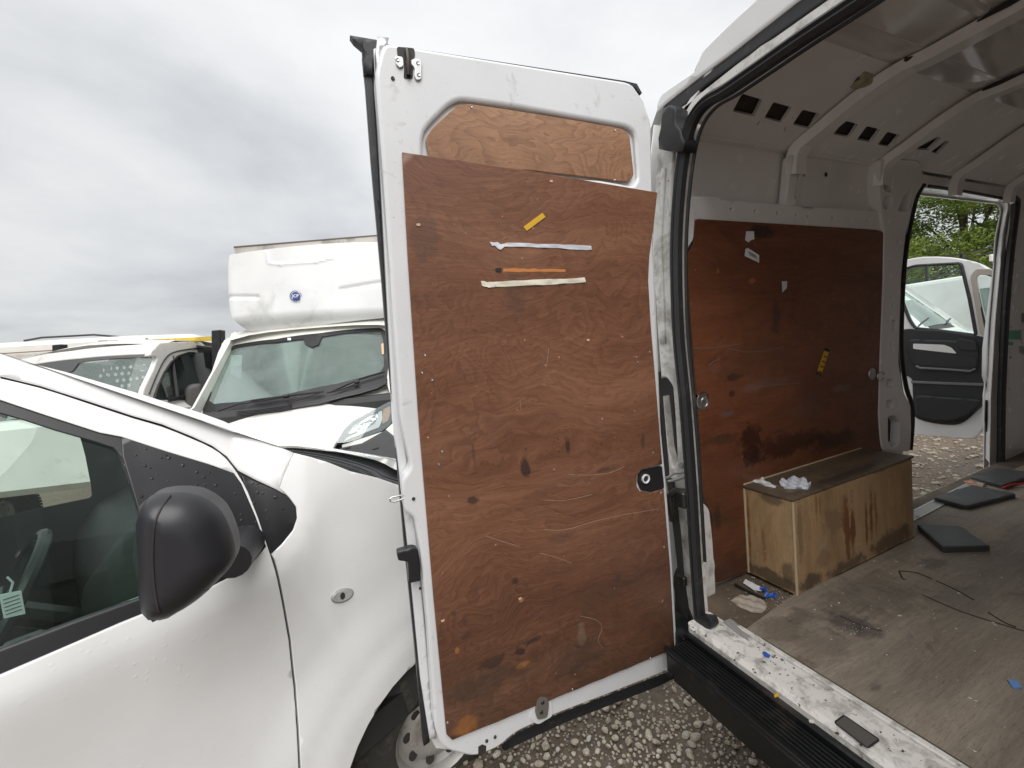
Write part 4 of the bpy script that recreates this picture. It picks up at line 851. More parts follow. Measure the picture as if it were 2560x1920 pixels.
# cab and nose
def shell(name, prof, B, u, lat, hw, m, parent, r=.08, taper=.10, z1=1.0, zt=2.5, loc=None):
    """closed body from a side profile (s, z): rounded flanks, narrowing upwards"""
    n = len(prof); u = Vector(u); lat = Vector(lat); B = Vector(B)
    area = sum(prof[i][0]*prof[(i+1) % n][1]-prof[(i+1) % n][0]*prof[i][1] for i in range(n)); sg = 1 if area > 0 else -1
    nr = []
    for i in range(n):
        a = Vector(prof[i-1]); b = Vector(prof[(i+1) % n]); t_ = (b-a).normalized(); nr.append(Vector((-t_.y, t_.x))*sg)
    V = []
    for (k, inset) in ((1, r), (1-.3*r/hw, .3*r), (1-r/hw, 0), (.5, -.012), (0, -.018), (-.5, -.012), (-1+r/hw, 0), (-1+.3*r/hw, .3*r), (-1, r)):
        for i, (s_, z) in enumerate(prof):
            q = Vector((s_, z))+nr[i]*inset; f = 1-taper*max(0, (z-z1)/(zt-z1)); V.append(B+u*q.x+Z*q.y+lat*(hw*k*f))
    F = []
    for L_ in range(8):
        for i in range(n):
            j = (i+1) % n; F.append((L_*n+i, L_*n+j, (L_+1)*n+j, (L_+1)*n+i))
    for L_, rev in ((0, True), (8, False)):
        V2, _, F2, *_ = delaunay_2d_cdt([Vector((Vector(prof[i])+nr[i]*r)[:2]) for i in range(n)], [(i, (i+1) % n) for i in range(n)], [], 1, 1e-6)
        k0 = len(V)
        for q in V2: f = 1-taper*max(0, (q.y-z1)/(zt-z1)); V.append(B+u*q.x+Z*q.y+lat*(hw*(1 if L_ == 0 else -1)*f))
        for f in F2: F.append(tuple(k0+i for i in (reversed(f) if rev else f)))
    return mesh(name, V, F, m, parent, angle=40, loc=loc)
cab = shell('cab_nose', [(5.35, .35), (6.75, .35), (6.85, .6), (6.8, 1.0), (6.45, 1.22), (6.25, 1.3), (5.75, 2.1), (5.5, 2.3), (5.35, 2.3)], (0, VC, 0), X, Y, .98, WHITE, van)
def wheel(name, c, ax, r, wd, par, steer=0., rimr=.62):
    ax = Vector(ax).normalized()
    h = MB()
    ty = h.lathe(c, ax, [(r*rimr, -wd/2), (r*.80, -wd/2-.006), (r*.95, -wd/2+.012), (r, -wd/2+.03), (r, wd/2-.03), (r*.95, wd/2-.012), (r*.80, wd/2+.006), (r*rimr, wd/2), (r*rimr, -wd/2)], 56)
    w_ = ty.build(name, TYRE, par)
    tr = MB()
    x_ = (Z-ax*Z.dot(ax)).normalized(); y_ = ax.cross(x_)
    nb = 56
    for row in (-.36, -.12, .12, .36):
        for k in range(nb):
            an = 2*math.pi*(k+(.5 if row in (-.12, .36) else 0))/nb; rr = x_*math.cos(an)+y_*math.sin(an); tt = ax.cross(rr)
            tr.box(Vector(c)+rr*(r+.001)+ax*row*wd, (.010, wd*.19, 2*math.pi*r/nb*.72), (rr, ax, tt))
    tag(tr.build('tread_blocks', TYRE, w_, smooth=False), kind='stuff')
    rm = MB(); R0 = r*rimr
    prof = [(R0*1.02, wd/2+.006), (R0*.97, wd/2-.004), (R0*.93, wd/2-.03), (R0*.82, wd/2-.045), (R0*.62, wd/2-.02), (R0*.5, wd/2-.018), (R0*.34, wd/2-.03), (R0*.12, wd/2-.02), (.0005, wd/2-.02)]
    rm.lathe(c, ax, prof, 40); rim = rm.build('rim', RIM, w_)
    for k in range(9):
        an = 2*math.pi*k/9; rr = x_*math.cos(an)+y_*math.sin(an); tt = ax.cross(rr); cc = Vector(c)+rr*R0*.72+ax*(wd/2-.026)
        MB().lathe(cc, (ax*.95+rr*-.3), [(R0*.105, .002), (R0*.105, .006), (.0003, .006)], 14).build('rim_hole', HOLE, w_)
    return w_
for x in (1.95, 5.95):
    wheel('wheel', (x, VC-.86, .27), -Y, .295, .2, van)
    wheel('wheel', (x, VC+.86, .27), Y, .295, .2, van)
# =================================================================== SMALL WHITE VAN (left foreground)
ph = R(26); T = Vector((math.cos(ph), math.sin(ph), 0)); LN = Vector((-math.sin(ph), math.cos(ph), 0))   # forward, towards far side
NB = Vector((-.461, 1.152, 0))
sv = thing('small_van', tuple(NB+LN*.8), 'small white wet van with black door mirror, nose behind the open rear door', 'van', None)
_nv0 = Surf(NB, T, Z, n=-LN); CR = sorted(_nv0.P([(0, 1769), (199, 1680), (438, 1578), (627, 1478), (686, 1438), (750, 1370), (785, 1290)])); CR = [(-.9, CR[0][1])]+CR+[(CR[-1][0]+.08, 1.26), (1.2, 1.30)]
WC = (.70, .20)
def sp_(x, k): return math.log(1+math.exp(min(x*k, 30)))/k
def wnv(s, z):
    zc = lerp(CR, s)
    fd = 1-sstep((s-.26)/.26); o = -.30*sp_(z-zc-.01, 45)*(.12+.88*fd)
    if z < zc: o -= .10*(zc-z)*math.exp(-((zc-z)/.35)**2)*fd+.02*sstep((zc-z)/.5)
    o -= .30*sp_(z-1.30, 14)*.6
    r = math.hypot(s-WC[0], (z-WC[1])*1.0)
    o += .014*sstep((.66-r)/.17)*.75 + .009*sstep((.49-r)/.11)
    o -= .30*max(0, s-.75)**2*1.2
    return o
NV = Surf(NB, T, Z, wnv, n=-LN)
def nx(name, px, m, d=.0, t=.01, roll=.0, step=.05, r=0, holes=(), par=None, uv=None, hx=()):
    pts = uv if uv else NV.P(rnd(px, r, 3) if r else px, d)
    return sheet(name, NV, pts, m, par or sv, holes=[NV.P(h, d) for h in holes]+list(hx), step=step, t=t, d=d, roll=roll)
seam_up = [(592, 1181), (607, 1205), (620, 1230), (646, 1296), (660, 1340), (680, 1400), (694, 1450), (708, 1520), (722, 1600), (735, 1720), (742, 1820), (747, 1920)]
gap = [(0, 946), (100, 970), (203, 1003), (330, 1045), (405, 1067), (480, 1097), (530, 1120), (565, 1146), (592, 1181)]
gap_uv = NV.P(cat(gap, 2, False)); seam_uv = NV.P(seam_up)
back_top = [(-.95, 1.80), (-.6, 1.79), (-.35, 1.735)]
seam_bot = [(seam_uv[-1][0]-.01, .35), (seam_uv[-1][0]-.03, .25)]
win_px = [(0, 1035), (60, 1052), (140, 1078), (220, 1101), (283, 1120), (297, 1135), (318, 1190), (340, 1256), (362, 1340), (380, 1410), (390, 1470), (382, 1486), (358, 1496), (180, 1560), (0, 1628)]
wuv = NV.P(win_px)
win_uv = [(-.80, 1.68), (-.5, 1.67), (-.3, 1.63)]+[p for p in wuv]+[(-.5, 1.125), (-.80, 1.125)]
tri_px = [(303, 1088), (420, 1126), (520, 1156), (585, 1180), (604, 1207), (640, 1290), (668, 1367), (640, 1400), (590, 1437), (520, 1475), (450, 1503), (398, 1520), (400, 1490), (384, 1420), (362, 1330), (330, 1220), (306, 1140)]
door_out = [p for p in back_top if p[0] < gap_uv[0][0]-.02]+gap_uv+seam_uv[1:]+seam_bot+[(-.95, .25)]
d_o = nx('front_door', None, WHITEN, uv=door_out, t=.012, roll=.002, step=.035, hx=[win_uv, NV.P([(x+(2 if x < 500 else -1), y) for x, y in rnd(tri_px, 4, 2)])] if False else [[(-.83, 1.705), (-.5, 1.695), (-.28, 1.65)]+NV.P([(0, 1000), (120, 1040), (250, 1082), (303, 1092), (420, 1130), (520, 1160), (585, 1183), (604, 1209), (640, 1292), (666, 1367), (640, 1398), (590, 1435), (520, 1473), (450, 1501), (398, 1520), (300, 1560), (180, 1612), (0, 1690)])+[(-.5, 1.068), (-.83, 1.068)]])
# black frame round the glass, mirror triangle
frm_o = [(-.84, 1.712), (-.5, 1.702), (-.28, 1.656)]+NV.P([(0, 992), (120, 1033), (250, 1076), (302, 1086), (312, 1096), (334, 1180), (352, 1256), (372, 1340), (392, 1420), (412, 1513), (398, 1524), (300, 1562), (180, 1616), (0, 1692)])+[(-.5, 1.062), (-.84, 1.062)]
nx('window_frame', None, BLK, uv=frm_o, hx=[win_uv], d=-.006, t=.012, roll=.003, step=.05, par=d_o)
nx('window_glass', None, GLS, uv=[(a*1.01, b) for a, b in win_uv], d=-.018, t=.004, step=.1, par=d_o)
nx('mirror_triangle', tri_px, TRIB, d=-.003, t=.008, roll=.002, step=.03, r=4, par=d_o)
# fender with its corner triangle
tri2 = [(604, 1188), (640, 1204), (690, 1226), (722, 1244), (740, 1268), (743, 1295), (733, 1325), (705, 1360), (678, 1386), (660, 1345), (640, 1290), (618, 1235)]
FX0 = .97
fn_top = [(700, 1217), (736, 1133), (770, 1141), (815, 1154), (875, 1178), (945, 1195), (1000, 1214)]
fuv = NV.P(fn_top)
arch = [(WC[0]+.335*math.cos(R(a)), WC[1]+.335*math.sin(R(a))) for a in range(200, -21, -10)]
fend = [p for p in seam_uv[4:]]
fend_out = NV.P([(603, 1186), (640, 1203), (698, 1222)])+fuv[1:]+[(.80, 1.155), (FX0, 1.07), (1.12, .96), (1.2, .80), (1.2, .30), (1.10, .22)]+arch[::-1][1:]+[(seam_bot[1][0]+.012, .22)]+[(a+.006, b) for a, b in seam_uv[::-1][:-4]]+NV.P([(655, 1325), (620, 1232)])
fend_out = NV.P([(700, 1219)])+fuv[1:]+[(.80, 1.15), (FX0, 1.07), (1.12, .96), (1.2, .80), (1.2, .30), (1.06, .21)]+arch[::-1]+[(seam_bot[1][0]+.012, .22)]+[(a+.006, b) for a, b in seam_uv[::-1] if b < 1.10]+NV.P([(680, 1386), (706, 1361), (734, 1326), (744, 1296), (741, 1267), (723, 1243)])
nf = nx('front_wing', None, WHITEN, uv=fend_out, t=.012, roll=.002, step=.03)
nx('wing_triangle', tri2, TRIB, d=-.003, t=.008, roll=.002, step=.03, r=4, par=nf)
# screen pillar and roof side outside of the door gap
ap_in = [(735, 1132), (700, 1217), (722, 1241), (690, 1223), (640, 1200), (597, 1177), (568, 1141), (532, 1115), (482, 1092), (406, 1061), (332, 1040), (204, 998), (100, 965), (0, 941)]
ap_out = [(0, 884), (76, 908), (165, 930), (260, 958), (352, 985), (430, 1010), (496, 1030), (560, 1053), (640, 1090), (700, 1118)]
nx('screen_pillar', None, WHITEN, uv=[(-.95, 1.88), (-.6, 1.87), (-.35, 1.805)]+NV.P(ap_out+ap_in)+[(-.35, 1.739), (-.6, 1.794), (-.95, 1.804)], t=.02, roll=.005, step=.04)
# dark sheets paint the shadow in the gaps between panels
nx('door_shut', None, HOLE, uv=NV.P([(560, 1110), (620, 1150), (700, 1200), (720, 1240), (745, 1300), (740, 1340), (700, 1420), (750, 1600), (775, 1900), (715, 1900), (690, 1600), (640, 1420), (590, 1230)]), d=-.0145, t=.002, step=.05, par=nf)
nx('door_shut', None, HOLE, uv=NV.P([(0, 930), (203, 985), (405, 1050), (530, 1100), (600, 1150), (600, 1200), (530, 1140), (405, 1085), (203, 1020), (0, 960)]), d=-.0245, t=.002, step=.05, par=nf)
# indicator
ic = NV.uv(857, 1490)
nx('side_indicator', ell(857, 1490, 30, 17, 24, R(-22)), RIM, d=.004, t=.006, roll=.003, step=0, par=nf)
ii = nx('indicator_lens', ell(857, 1490, 26, 13, 24, R(-22)), LENS, d=.008, t=.006, step=.006, par=nf)
nx('indicator_bulb', ell(857, 1490, 9, 6, 12, R(-80)), HOLE, d=.0095, t=.001, step=0, par=nf)
# windscreen, hood, cowl
eA = NV.pt(*NV.uv(76, 908)); eB = NV.pt(*NV.uv(700, 1118)); eC = NV.pt(*NV.uv(900, 1176))
def edge(t_):
    if t_ < 0: return eA+(eA-eB)*(-t_)*.4
    return eA+(eB-eA)*t_ if t_ <= 1 else eB+(eC-eB)*(t_-1)
V = []; F = []; nu = 22; nk = 20
ts_ = [-.35+.1*i for i in range(nu)]
for t_ in ts_:
    e = edge(t_)
    for k in range(nk+1):
        q = k/nk; V.append(e+LN*(.012+1.44*q)-Z*(.075*q)+(T*.05-Z*.012)*math.sin(math.pi*q))
for i in range(nu-1):
    for k in range(nk): F.append((i*(nk+1)+k, i*(nk+1)+k+1, (i+1)*(nk+1)+k+1, (i+1)*(nk+1)+k))
ws = mesh('windscreen', V, F, GLS, sv)
# black border of the screen along the near pillar
V = []; F = []
for i, t_ in enumerate(ts_):
    e = edge(t_); V += [e+LN*.0+Z*.001, e+LN*.03+Z*.002]
    if i: F.append((2*i-2, 2*i-1, 2*i+1, 2*i))
mesh('screen_border', V, F, BLK, ws)
rear_px = [(984, 1180), (960, 1163), (920, 1146), (880, 1132), (845, 1122), (800, 1112), (760, 1108)]
hz = 1.20
rr = [onz(x, y, 1.19+.03*min(1, i/4)) for i, (x, y) in enumerate(rear_px)]
fw_ = [NV.pt(.66, 1.195, 0), NV.pt(.80, 1.15, 0), NV.pt(FX0, 1.07, 0), NV.pt(1.12, .96, 0), NV.pt(1.2, .80, 0)]
def ksz(p): q = p-NB; return q.dot(T), q.dot(LN)
rk = [ksz(p) for p in rr]
def rear_s(k):
    tab = sorted([(b, a) for a, b in rk]); kk = k if k < .75 else 1.5-k
    return lerp(tab, kk)
V = []; F = []; NK = 26; NS = 12
prof_h = [(0, 0), (.12, -.01), (.25, -.035), (.36, -.09), (.45, -.20), (.50, -.36)]
for k in range(NK+1):
    kk = .02+1.46*k/NK; s0 = rear_s(kk); edge_ = min(kk, 1.5-kk)
    for i in range(NS+1):
        f = i/NS; s_ = s0+(1.14-s0)*f; x = (s_-.66)
        z = 1.205+.022*sstep(edge_/.4)+lerp([(a, b) for a, b in prof_h], max(x, 0)) - .05*max(0, (.06-edge_)/.06)
        V.append(NB+T*s_+LN*kk+Z*z)
for k in range(NK):
    for i in range(NS): F.append((k*(NS+1)+i, k*(NS+1)+i+1, (k+1)*(NS+1)+i+1, (k+1)*(NS+1)+i))
mesh('bonnet', V, F, WHITEN, sv, angle=60)
# cowl tray under the screen
V = []; F = []
for k in range(NK+1):
    kk = .06+1.38*k/NK; s0 = rear_s(kk); z = 1.195
    for s_, dz in ((s0+.03, -.02), (s0, -.03), (s0-.10, -.035), (s0-.16, -.05), (s0-.32, -.06)): V.append(NB+T*s_+LN*kk+Z*(z+dz+.012*sstep(min(kk, 1.5-kk)/.3)))
for k in range(NK):
    for i in range(4): F.append((k*5+i, k*5+i+1, (k+1)*5+i+1, (k+1)*5+i))
cow = mesh('scuttle_panel', V, F, BLK, sv)
for j in range(3):
    mb = MB(); mb.tube([NB+T*(rear_s(kk)-.045-.022*j)+LN*kk+Z*(1.182-.002*j+.012*sstep(kk/.3)) for kk in [.05+.1*i for i in range(12)]], .004, 5); mb.build('scuttle_rib', BLK, cow)
for (a_, b_) in (((.56, .12, 1.205), (.42, .80, 1.27)), ((.55, .62, 1.205), (.40, 1.25, 1.27))):
    p = NB+T*a_[0]+LN*a_[1]+Z*a_[2]; q = NB+T*b_[0]+LN*b_[1]+Z*b_[2]
    wmb = MB().tube([p, p*.5+q*.5+Z*.01, q], [.010, .008, .005], 6); wp = wmb.build('wiper', BLK, sv)
    MB().lathe(p-Z*.02, Z, [(.018, 0), (.018, .03), (.012, .036), (.0003, .036)], 12).build('wiper_pivot', BLK, wp)
for q in ((868, 1121), (938, 1122)):
    p = onz(*q, 1.222); MB().box(p, (.035, .014, .01), (T, LN, Z), bev=.003).build('washer_nozzle', BLK, sv)
# mirror
MS = Surf(NB-LN*.20+T*-.03, (T*.90-LN*.43).normalized(), Z, n=(-LN*.90-T*.43))
m_px = cat([(344, 1290), (352, 1262), (380, 1240), (430, 1231), (492, 1236), (545, 1268), (572, 1312), (588, 1365), (584, 1405), (556, 1440), (505, 1490), (455, 1525), (420, 1539), (385, 1542), (362, 1532), (352, 1490), (344, 1400)], 4)
mo = sheet('door_mirror', MS, MS.P(m_px), MIRB, sv, step=.012, t=.05, dome=(.058, .062), angle=80)
rim_px = cat([(352, 1300), (362, 1262), (405, 1238), (425, 1234), (398, 1270), (390, 1310), (388, 1400), (400, 1480), (414, 1540), (375, 1542), (360, 1490), (350, 1400)], 3)
sheet('mirror_rim', MS, MS.P([(x-5, y+1) for x, y in rim_px], -.01), MIRB, mo, step=.012, t=.05, d=-.01, dome=(.035, .03), angle=80)
mu = MS.P(m_px); mA = np.array(mu); mB_ = np.roll(mA, -1, 0)
def msurf(x, y):
    a, b = MS.uv(x, y, .05); dd = min(dist_poly(a, b, mA, mB_)/.062, 1.); return MS.pt(a, b, .058*math.sqrt(max(0, 1-(1-dd)**2))+.0006)
MB().tube([msurf(x, y) for x, y in cat([(408, 1252), (393, 1290), (386, 1340), (384, 1400), (387, 1450), (392, 1490), (400, 1528)], 3, False)], .0017, 5).build('mirror_seam', HOLE, mo)
mc = MS.uv(455, 1390); sheet('mirror_glass', MS, sc_uv(MS.P(m_px), .8), GREYM, mo, step=0, t=.004, d=-.052)
a = NV.uv(588, 1370, .02)
st = MB().tube([NV.pt(a[0]+.03, a[1]-.0, .0), NV.pt(a[0]+.0, a[1], .05), NV.pt(a[0]-.03, a[1]+.0, .11)], [.046, .044, .040], 16, flat=1); st.build('mirror_stalk', MIRB, mo)
# far flank, roof, tail, floor of the small van
NVL = Surf(NB+LN*1.5, T, Z, lambda a, b: wnv(a, b), n=LN)
flank = [(-3.0, .25), (-3.0, 1.75), (-2.9, 1.84), (-.35, 1.80)]+NV.P(ap_out)+[(.42, 1.30)]+[(.62, 1.205), (.80, 1.15), (FX0, 1.07), (1.12, .96), (1.2, .80), (1.2, .25)]
flank = [(-3.0, .25), (-3.0, 1.75), (-2.9, 1.84), (-.6, 1.84), (-.35, 1.79)]+[NV.uv(*q) for q in ap_out]+[(.62, 1.205), (.80, 1.15), (FX0, 1.07), (1.12, .96), (1.2, .80), (1.2, .25)]
sheet('far_body_side', NVL, flank, WHITEN, sv, holes=[win_uv], step=.12, t=.01)
sheet('far_side_lining', NVL, [(-1.0, .4), (-1.0, 1.76), (-.35, 1.72)]+[(a, b-.03) for a, b in [NV.uv(*q) for q in ap_out]]+[(.62, 1.16), (.62, .4)], DASH, sv, holes=[[(a, b) for a, b in sc_uv(win_uv, .96)]], step=.15, t=.004, d=-.03)
sheet('rear_body_side', NV, [(-3.0, .25), (-3.0, 1.75), (-2.9, 1.86), (-.96, 1.88), (-.96, .25)], WHITEN, sv, step=.15, t=.01, roll=.004)
V = []; F = []
rs = [(-3.02, .4), (-3.03, 1.3), (-3.0, 1.75), (-2.85, 1.85), (-2.0, 1.88), (-1.0, 1.87), (-.5, 1.84), (-.30, 1.78)]
for s_, z in rs:
    for k in range(9):
        q = k/8; V.append(NB+T*s_+LN*(1.5*q)+Z*(z-.06*q)+(LN*(.17*(1-2*q)) if z > 1.7 else Vector()))
for i in range(len(rs)-1):
    for k in range(8): F.append((i*9+k, i*9+k+1, (i+1)*9+k+1, (i+1)*9+k))
mesh('roof', V, F, WHITEN, sv, angle=50)
MB().box(NB+LN*.75+T*-.9+Z*.36, (3.6, 1.36, .10), (T, LN, Z)).build('floor_pan', DASH, sv)
MB().box(NB+LN*.75+T*-1.15+Z*1.05, (.03, 1.36, 1.3), (T, LN, Z)).build('bulkhead', DASH, sv)
MB().box(NB+LN*.75+T*1.18+Z*.50, (.10, 1.40, .55), (T, LN, Z), bev=.04).build('front_bumper', WHITEN, sv)
MB().box(NB+LN*.75+T*.30+Z*.70, (.06, 1.36, .8), (T, LN, Z)).build('firewall', DASH, sv)
# dashboard, wheel, seat
V = []; F = []
dp = [(.30, .66), (.0, .70), (-.06, .84), (-.03, 1.0), (.05, 1.10), (.18, 1.16), (.42, 1.18), (.55, 1.16)]
for i, (s_, z) in enumerate(dp):
    for k in range(13):
        q = k/12; hump = .055*math.exp(-((q-.26)/.13)**2)*(1 if 2 <= i <= 5 else 0); V.append(NB+T*(s_-hump*.6)+LN*(.05+1.4*q)+Z*(z+hump))
for i in range(len(dp)-1):
    for k in range(12): F.append((i*13+k, i*13+k+1, (i+1)*13+k+1, (i+1)*13+k))
mesh('dashboard', V, F, DASH, sv, angle=60)
wc_ = NB+LN*.42+T*-.20+Z*1.08; wax = (T*-.86+Z*.50).normalized(); wx = LN; wy = wax.cross(wx)
sw = MB().tube([wc_+(wx*math.cos(t)+wy*math.sin(t))*.185 for t in [2*math.pi*k/32 for k in range(33)]], .014, 8).build('steering_wheel', BLK, sv)
MB().tube([wc_+wx*.18, wc_, wc_-wx*.18], .016, 6).lathe(wc_-wax*.02, wax, [(.06, 0), (.06, .03), (.0003, .04)], 16).tube([wc_, wc_-wy*.17], .016, 6).tube([wc_, wc_-wax*.30-Z*.05], .03, 8).build('wheel_hub', BLK, sw)
for kq in (.40, 1.10):
    c = NB+LN*kq
    stt = MB().box(c+T*-.62+Z*.66, (.50, .48, .14), (T, LN, Z), bev=.05).build('seat', SEAT, sv)
    ba = (T*.25+Z*.97).normalized(); bb = (T*.97-Z*.25).normalized()
    MB().box(c+T*-.93+Z*1.0, (.12, .46, .60), (bb, LN, -ba if False else ba), bev=.05).build('seat_back', SEAT, stt)
    MB().box(c+T*-.98+Z*1.42, (.09, .26, .17), (bb, LN, ba), bev=.04).build('headrest', SEAT, stt)
MB().box(NB+LN*.80+T*-.25+Z*.78, (.35, .18, .12), (T, LN, Z), bev=.03).build('centre_console', TRIML, sv)
# paper key tag hanging inside the glass
kt = NV.pt(*NV.uv(28, 1548), -.09)
tago = MB().box(kt, (.030, .002, .052), (T*.97+Z*-.2, LN, Z), bev=.0008).build('key_tag', PAPER, sv)
for k in range(5): MB().box(kt+Z*(.016-.008*k)-LN*.0022, (.022, .0006, .0016), (T, LN, Z)).build('tag_print', TRIML, tago)
MB().tube([kt+Z*.026, kt+Z*.045+T*.006, kt+Z*.06], .002, 5).build('tag_cord', PAPER, tago)
wheel('wheel', NV.pt(.80, .185, -.125), (-LN*.94+T*-.33), .315, .19, sv, rimr=.52)
wheel('wheel', NVL.pt(WC[0], WC[1]+.02, -.12), LN, .30, .185, sv)
for s_ in (-2.0,): wheel('wheel', NB+T*s_-LN*-.10+Z*.29, -LN, .29, .185, sv); wheel('wheel', NB+T*s_+LN*1.4+Z*.29, LN, .29, .185, sv)
# arch liner
V = []; F = []
al_ = [(WC[0]+.34*math.cos(R(a)), WC[1]+.34*math.sin(R(a))) for a in range(200, -21, -10)]
for a, b in al_: V += [NV.pt(a, b, -.012), NV.pt(a, b, -.35)]
for i in range(len(al_)-1): F.append((2*i, 2*i+1, 2*i+3, 2*i+2))
mesh('wheel_arch_liner', V, F, HOLE, sv)

# =================================================================== LUTON TRUCK
th = R(15.); E = Vector((math.cos(th), -math.sin(th), 0)); FW = Vector((-math.sin(th), -math.cos(th), 0))   # image-right, facing
TB = dep(753, 1000, 3.75); TB.z = 0
lt = thing('box_truck', tuple(TB), 'white box truck with overhanging moulded pod and wet windscreen, left of the open door', 'truck')
slope = (Z*.74-FW*.68).normalized()
TZ = dep(753, 1000, 3.75).z
WSB = TB+Z*TZ
WS = Surf(WSB, E, slope, lambda a, b: -.16*(a/.95)**2-.02*b*b, n=E.cross(slope))
ws_px = [(508, 1030), (506, 1010), (530, 950), (560, 880), (572, 868), (590, 862), (690, 848), (800, 833), (900, 822), (950, 820), (962, 826), (968, 850), (970, 920), (966, 952), (950, 966), (900, 980), (800, 1004), (700, 1022), (600, 1034), (540, 1038)]
TSO = WS.P(ws_px)
gpx = [(520, 1000), (545, 930), (572, 876), (592, 868), (690, 856), (758, 848), (762, 860), (780, 868), (796, 862), (805, 842), (900, 830), (952, 828), (958, 850), (960, 915), (950, 932), (900, 945), (840, 960), (760, 976), (700, 990), (600, 1005), (535, 1010)]
fr = sheet('windscreen_frame', WS, TSO, BLK, lt, holes=[WS.P(gpx)], step=.08, t=.01, d=.002)
sheet('windscreen', WS, WS.P(ws_px), GLT, lt, step=.1, t=.004, d=-.006)
# body behind: cab side profile in (y back, z)
q = WS.uv(753, 835); topz = WS.pt(*q).z; tops = (WS.pt(*q)-TB).dot(-FW)
cabp = [(-.62, .45), (-.66, .62), (-.62, .95), (-.50, 1.12), (-.25, TZ-.09), (-.02, TZ-.03), (.03, TZ-.05), (tops+.04, topz-.05), (tops+.10, topz+.06), (tops+.30, topz+.13), (tops+1.0, topz+.15), (tops+1.05, .5)]
# split: shell without the screen region would hide the cabin, so build it from panels
CS = [Surf(TB+E*(sg*.99), -FW, Z, (lambda a, b: -.13*max(0, b-1.15)-.25*max(0, -.25-a)-(.10*max(0, (-.25-a)/.4))), n=E*sg) for sg in (-1, 1)]
side_o = [(-.48, .45), (-.50, .95), (-.40, 1.12), (-.22, TZ-.07), (.08, TZ+.03), (tops+.09, topz+.0), (tops+.20, topz+.10), (tops+1.0, topz+.14), (tops+1.05, .45)]
swin = rnd([(.30, TZ-.02), (tops+.20, topz-.10), (tops+.75, topz-.06), (tops+.75, TZ-.02)], .05, 3)
for s_ in CS:
    so_ = sheet('cab_side', s_, side_o, TRUCKW, lt, holes=[swin], step=.1, t=.02, roll=.01)
    sheet('side_window', s_, swin, GLD, so_, step=0, t=.004, d=-.02)
# screen pillars and roof front between window frame and sides
PB = Surf(WSB, E, slope, WS.w, n=WS.n)
ring_o = [(-.985, -.16), (-.93, .25), (-.87, .62), (-.80, q[1]+.02), (-.70, q[1]+.13), (-.3, q[1]+.15), (0, q[1]+.16), (.3, q[1]+.15), (.70, q[1]+.14), (.80, q[1]+.02), (.87, .62), (.93, .25), (.985, -.16)]
ring_o = WS.P([(488, 1050), (498, 1010), (522, 950), (545, 880), (560, 850), (590, 836), (640, 827), (750, 815), (900, 800), (965, 795), (985, 800), (985, 960), (975, 985), (966, 954), (970, 920), (968, 850), (962, 826), (950, 820), (900, 822), (800, 833), (690, 848), (590, 862), (572, 868), (560, 880), (530, 950), (506, 1010), (506, 1046)])
sheet('screen_surround', WS, ring_o, TRUCKW, lt, step=.06, t=.03, roll=.008, d=.004)
# cab roof going back
V = []; F = []
for i, (a_, b_) in enumerate(((tops-.02, topz+.05), (tops+.15, topz+.13), (tops+.5, topz+.17), (tops+1.1, topz+.18))):
    for k in range(9):
        e = -1+k/4; V.append(TB-FW*(a_+.10*e*e*(i == 0))+E*e*.86+Z*(b_-.05*e**4))
for i in range(3):
    for k in range(8): F.append((i*9+k, i*9+k+1, (i+1)*9+k+1, (i+1)*9+k))
mesh('cab_roof', V, F, TRUCKW, lt)
# scuttle + wipers
sc_px = [(506, 1030), (560, 1034), (600, 1030), (700, 1016), (800, 998), (900, 972), (950, 958), (968, 945), (968, 958), (945, 972), (900, 985), (800, 1010), (700, 1028), (600, 1040), (550, 1041), (512, 1036)]
SCT = Surf(WSB, E, (Z*.35-FW*.94).normalized(), lambda a, b: -.16*(a/.95)**2)
scu = sheet('scuttle_panel', WS, WS.P(sc_px, .02), BLK, lt, step=.06, t=.02, d=.03, roll=.006)
for j in range(4):
    MB().tube([WS.pt(*WS.uv(x, y+j*3.2, .03), .033) for x, y in ((588, 1030), (640, 1026), (690, 1019), (730, 1013))], .0035, 5).build('scuttle_rib', BLK, scu)
for pts, wd in (([(547, 1030), (600, 1012), (660, 1004), (712, 995)], .008), ([(630, 1004), (700, 995), (760, 987), (810, 981)], .012), ([(720, 1010), (760, 998), (800, 985)], .007), ([(828, 983), (860, 968), (900, 950), (930, 941), (962, 932)], .012), ([(818, 985), (850, 978), (885, 965), (895, 955)], .008)):
    MB().tube([WS.pt(*WS.uv(x, y, .03), .045) for x, y in pts], wd*.8, 6).build('wiper', BLK, lt)
for q2 in ((717, 994), (893, 958)): MB().box(WS.pt(*WS.uv(*q2, .03), .05), (.05, .03, .03), (E, slope, WS.n), bev=.006).build('wiper_joint', BLK, lt)
# bonnet
def bon(a, b): return -.16*(a/.95)**2-.18*max(0, -b-.25)**1.5-.12*max(0, abs(a)-.70)
BN = Surf(WSB+Z*-.03, E, (Z*.52-FW*.855).normalized(), bon)
bpx = [(482, 1042), (512, 1036), (552, 1041), (600, 1040), (700, 1028), (800, 1010), (900, 985), (945, 972), (968, 958), (976, 990), (990, 1010), (960, 1020), (905, 1042), (872, 1062), (855, 1085), (838, 1108), (790, 1200), (760, 1300), (620, 1300), (480, 1300), (470, 1100)]
sheet('bonnet', BN, BN.P(bpx), TRUCKW, lt, step=.06, t=.02, roll=.008)
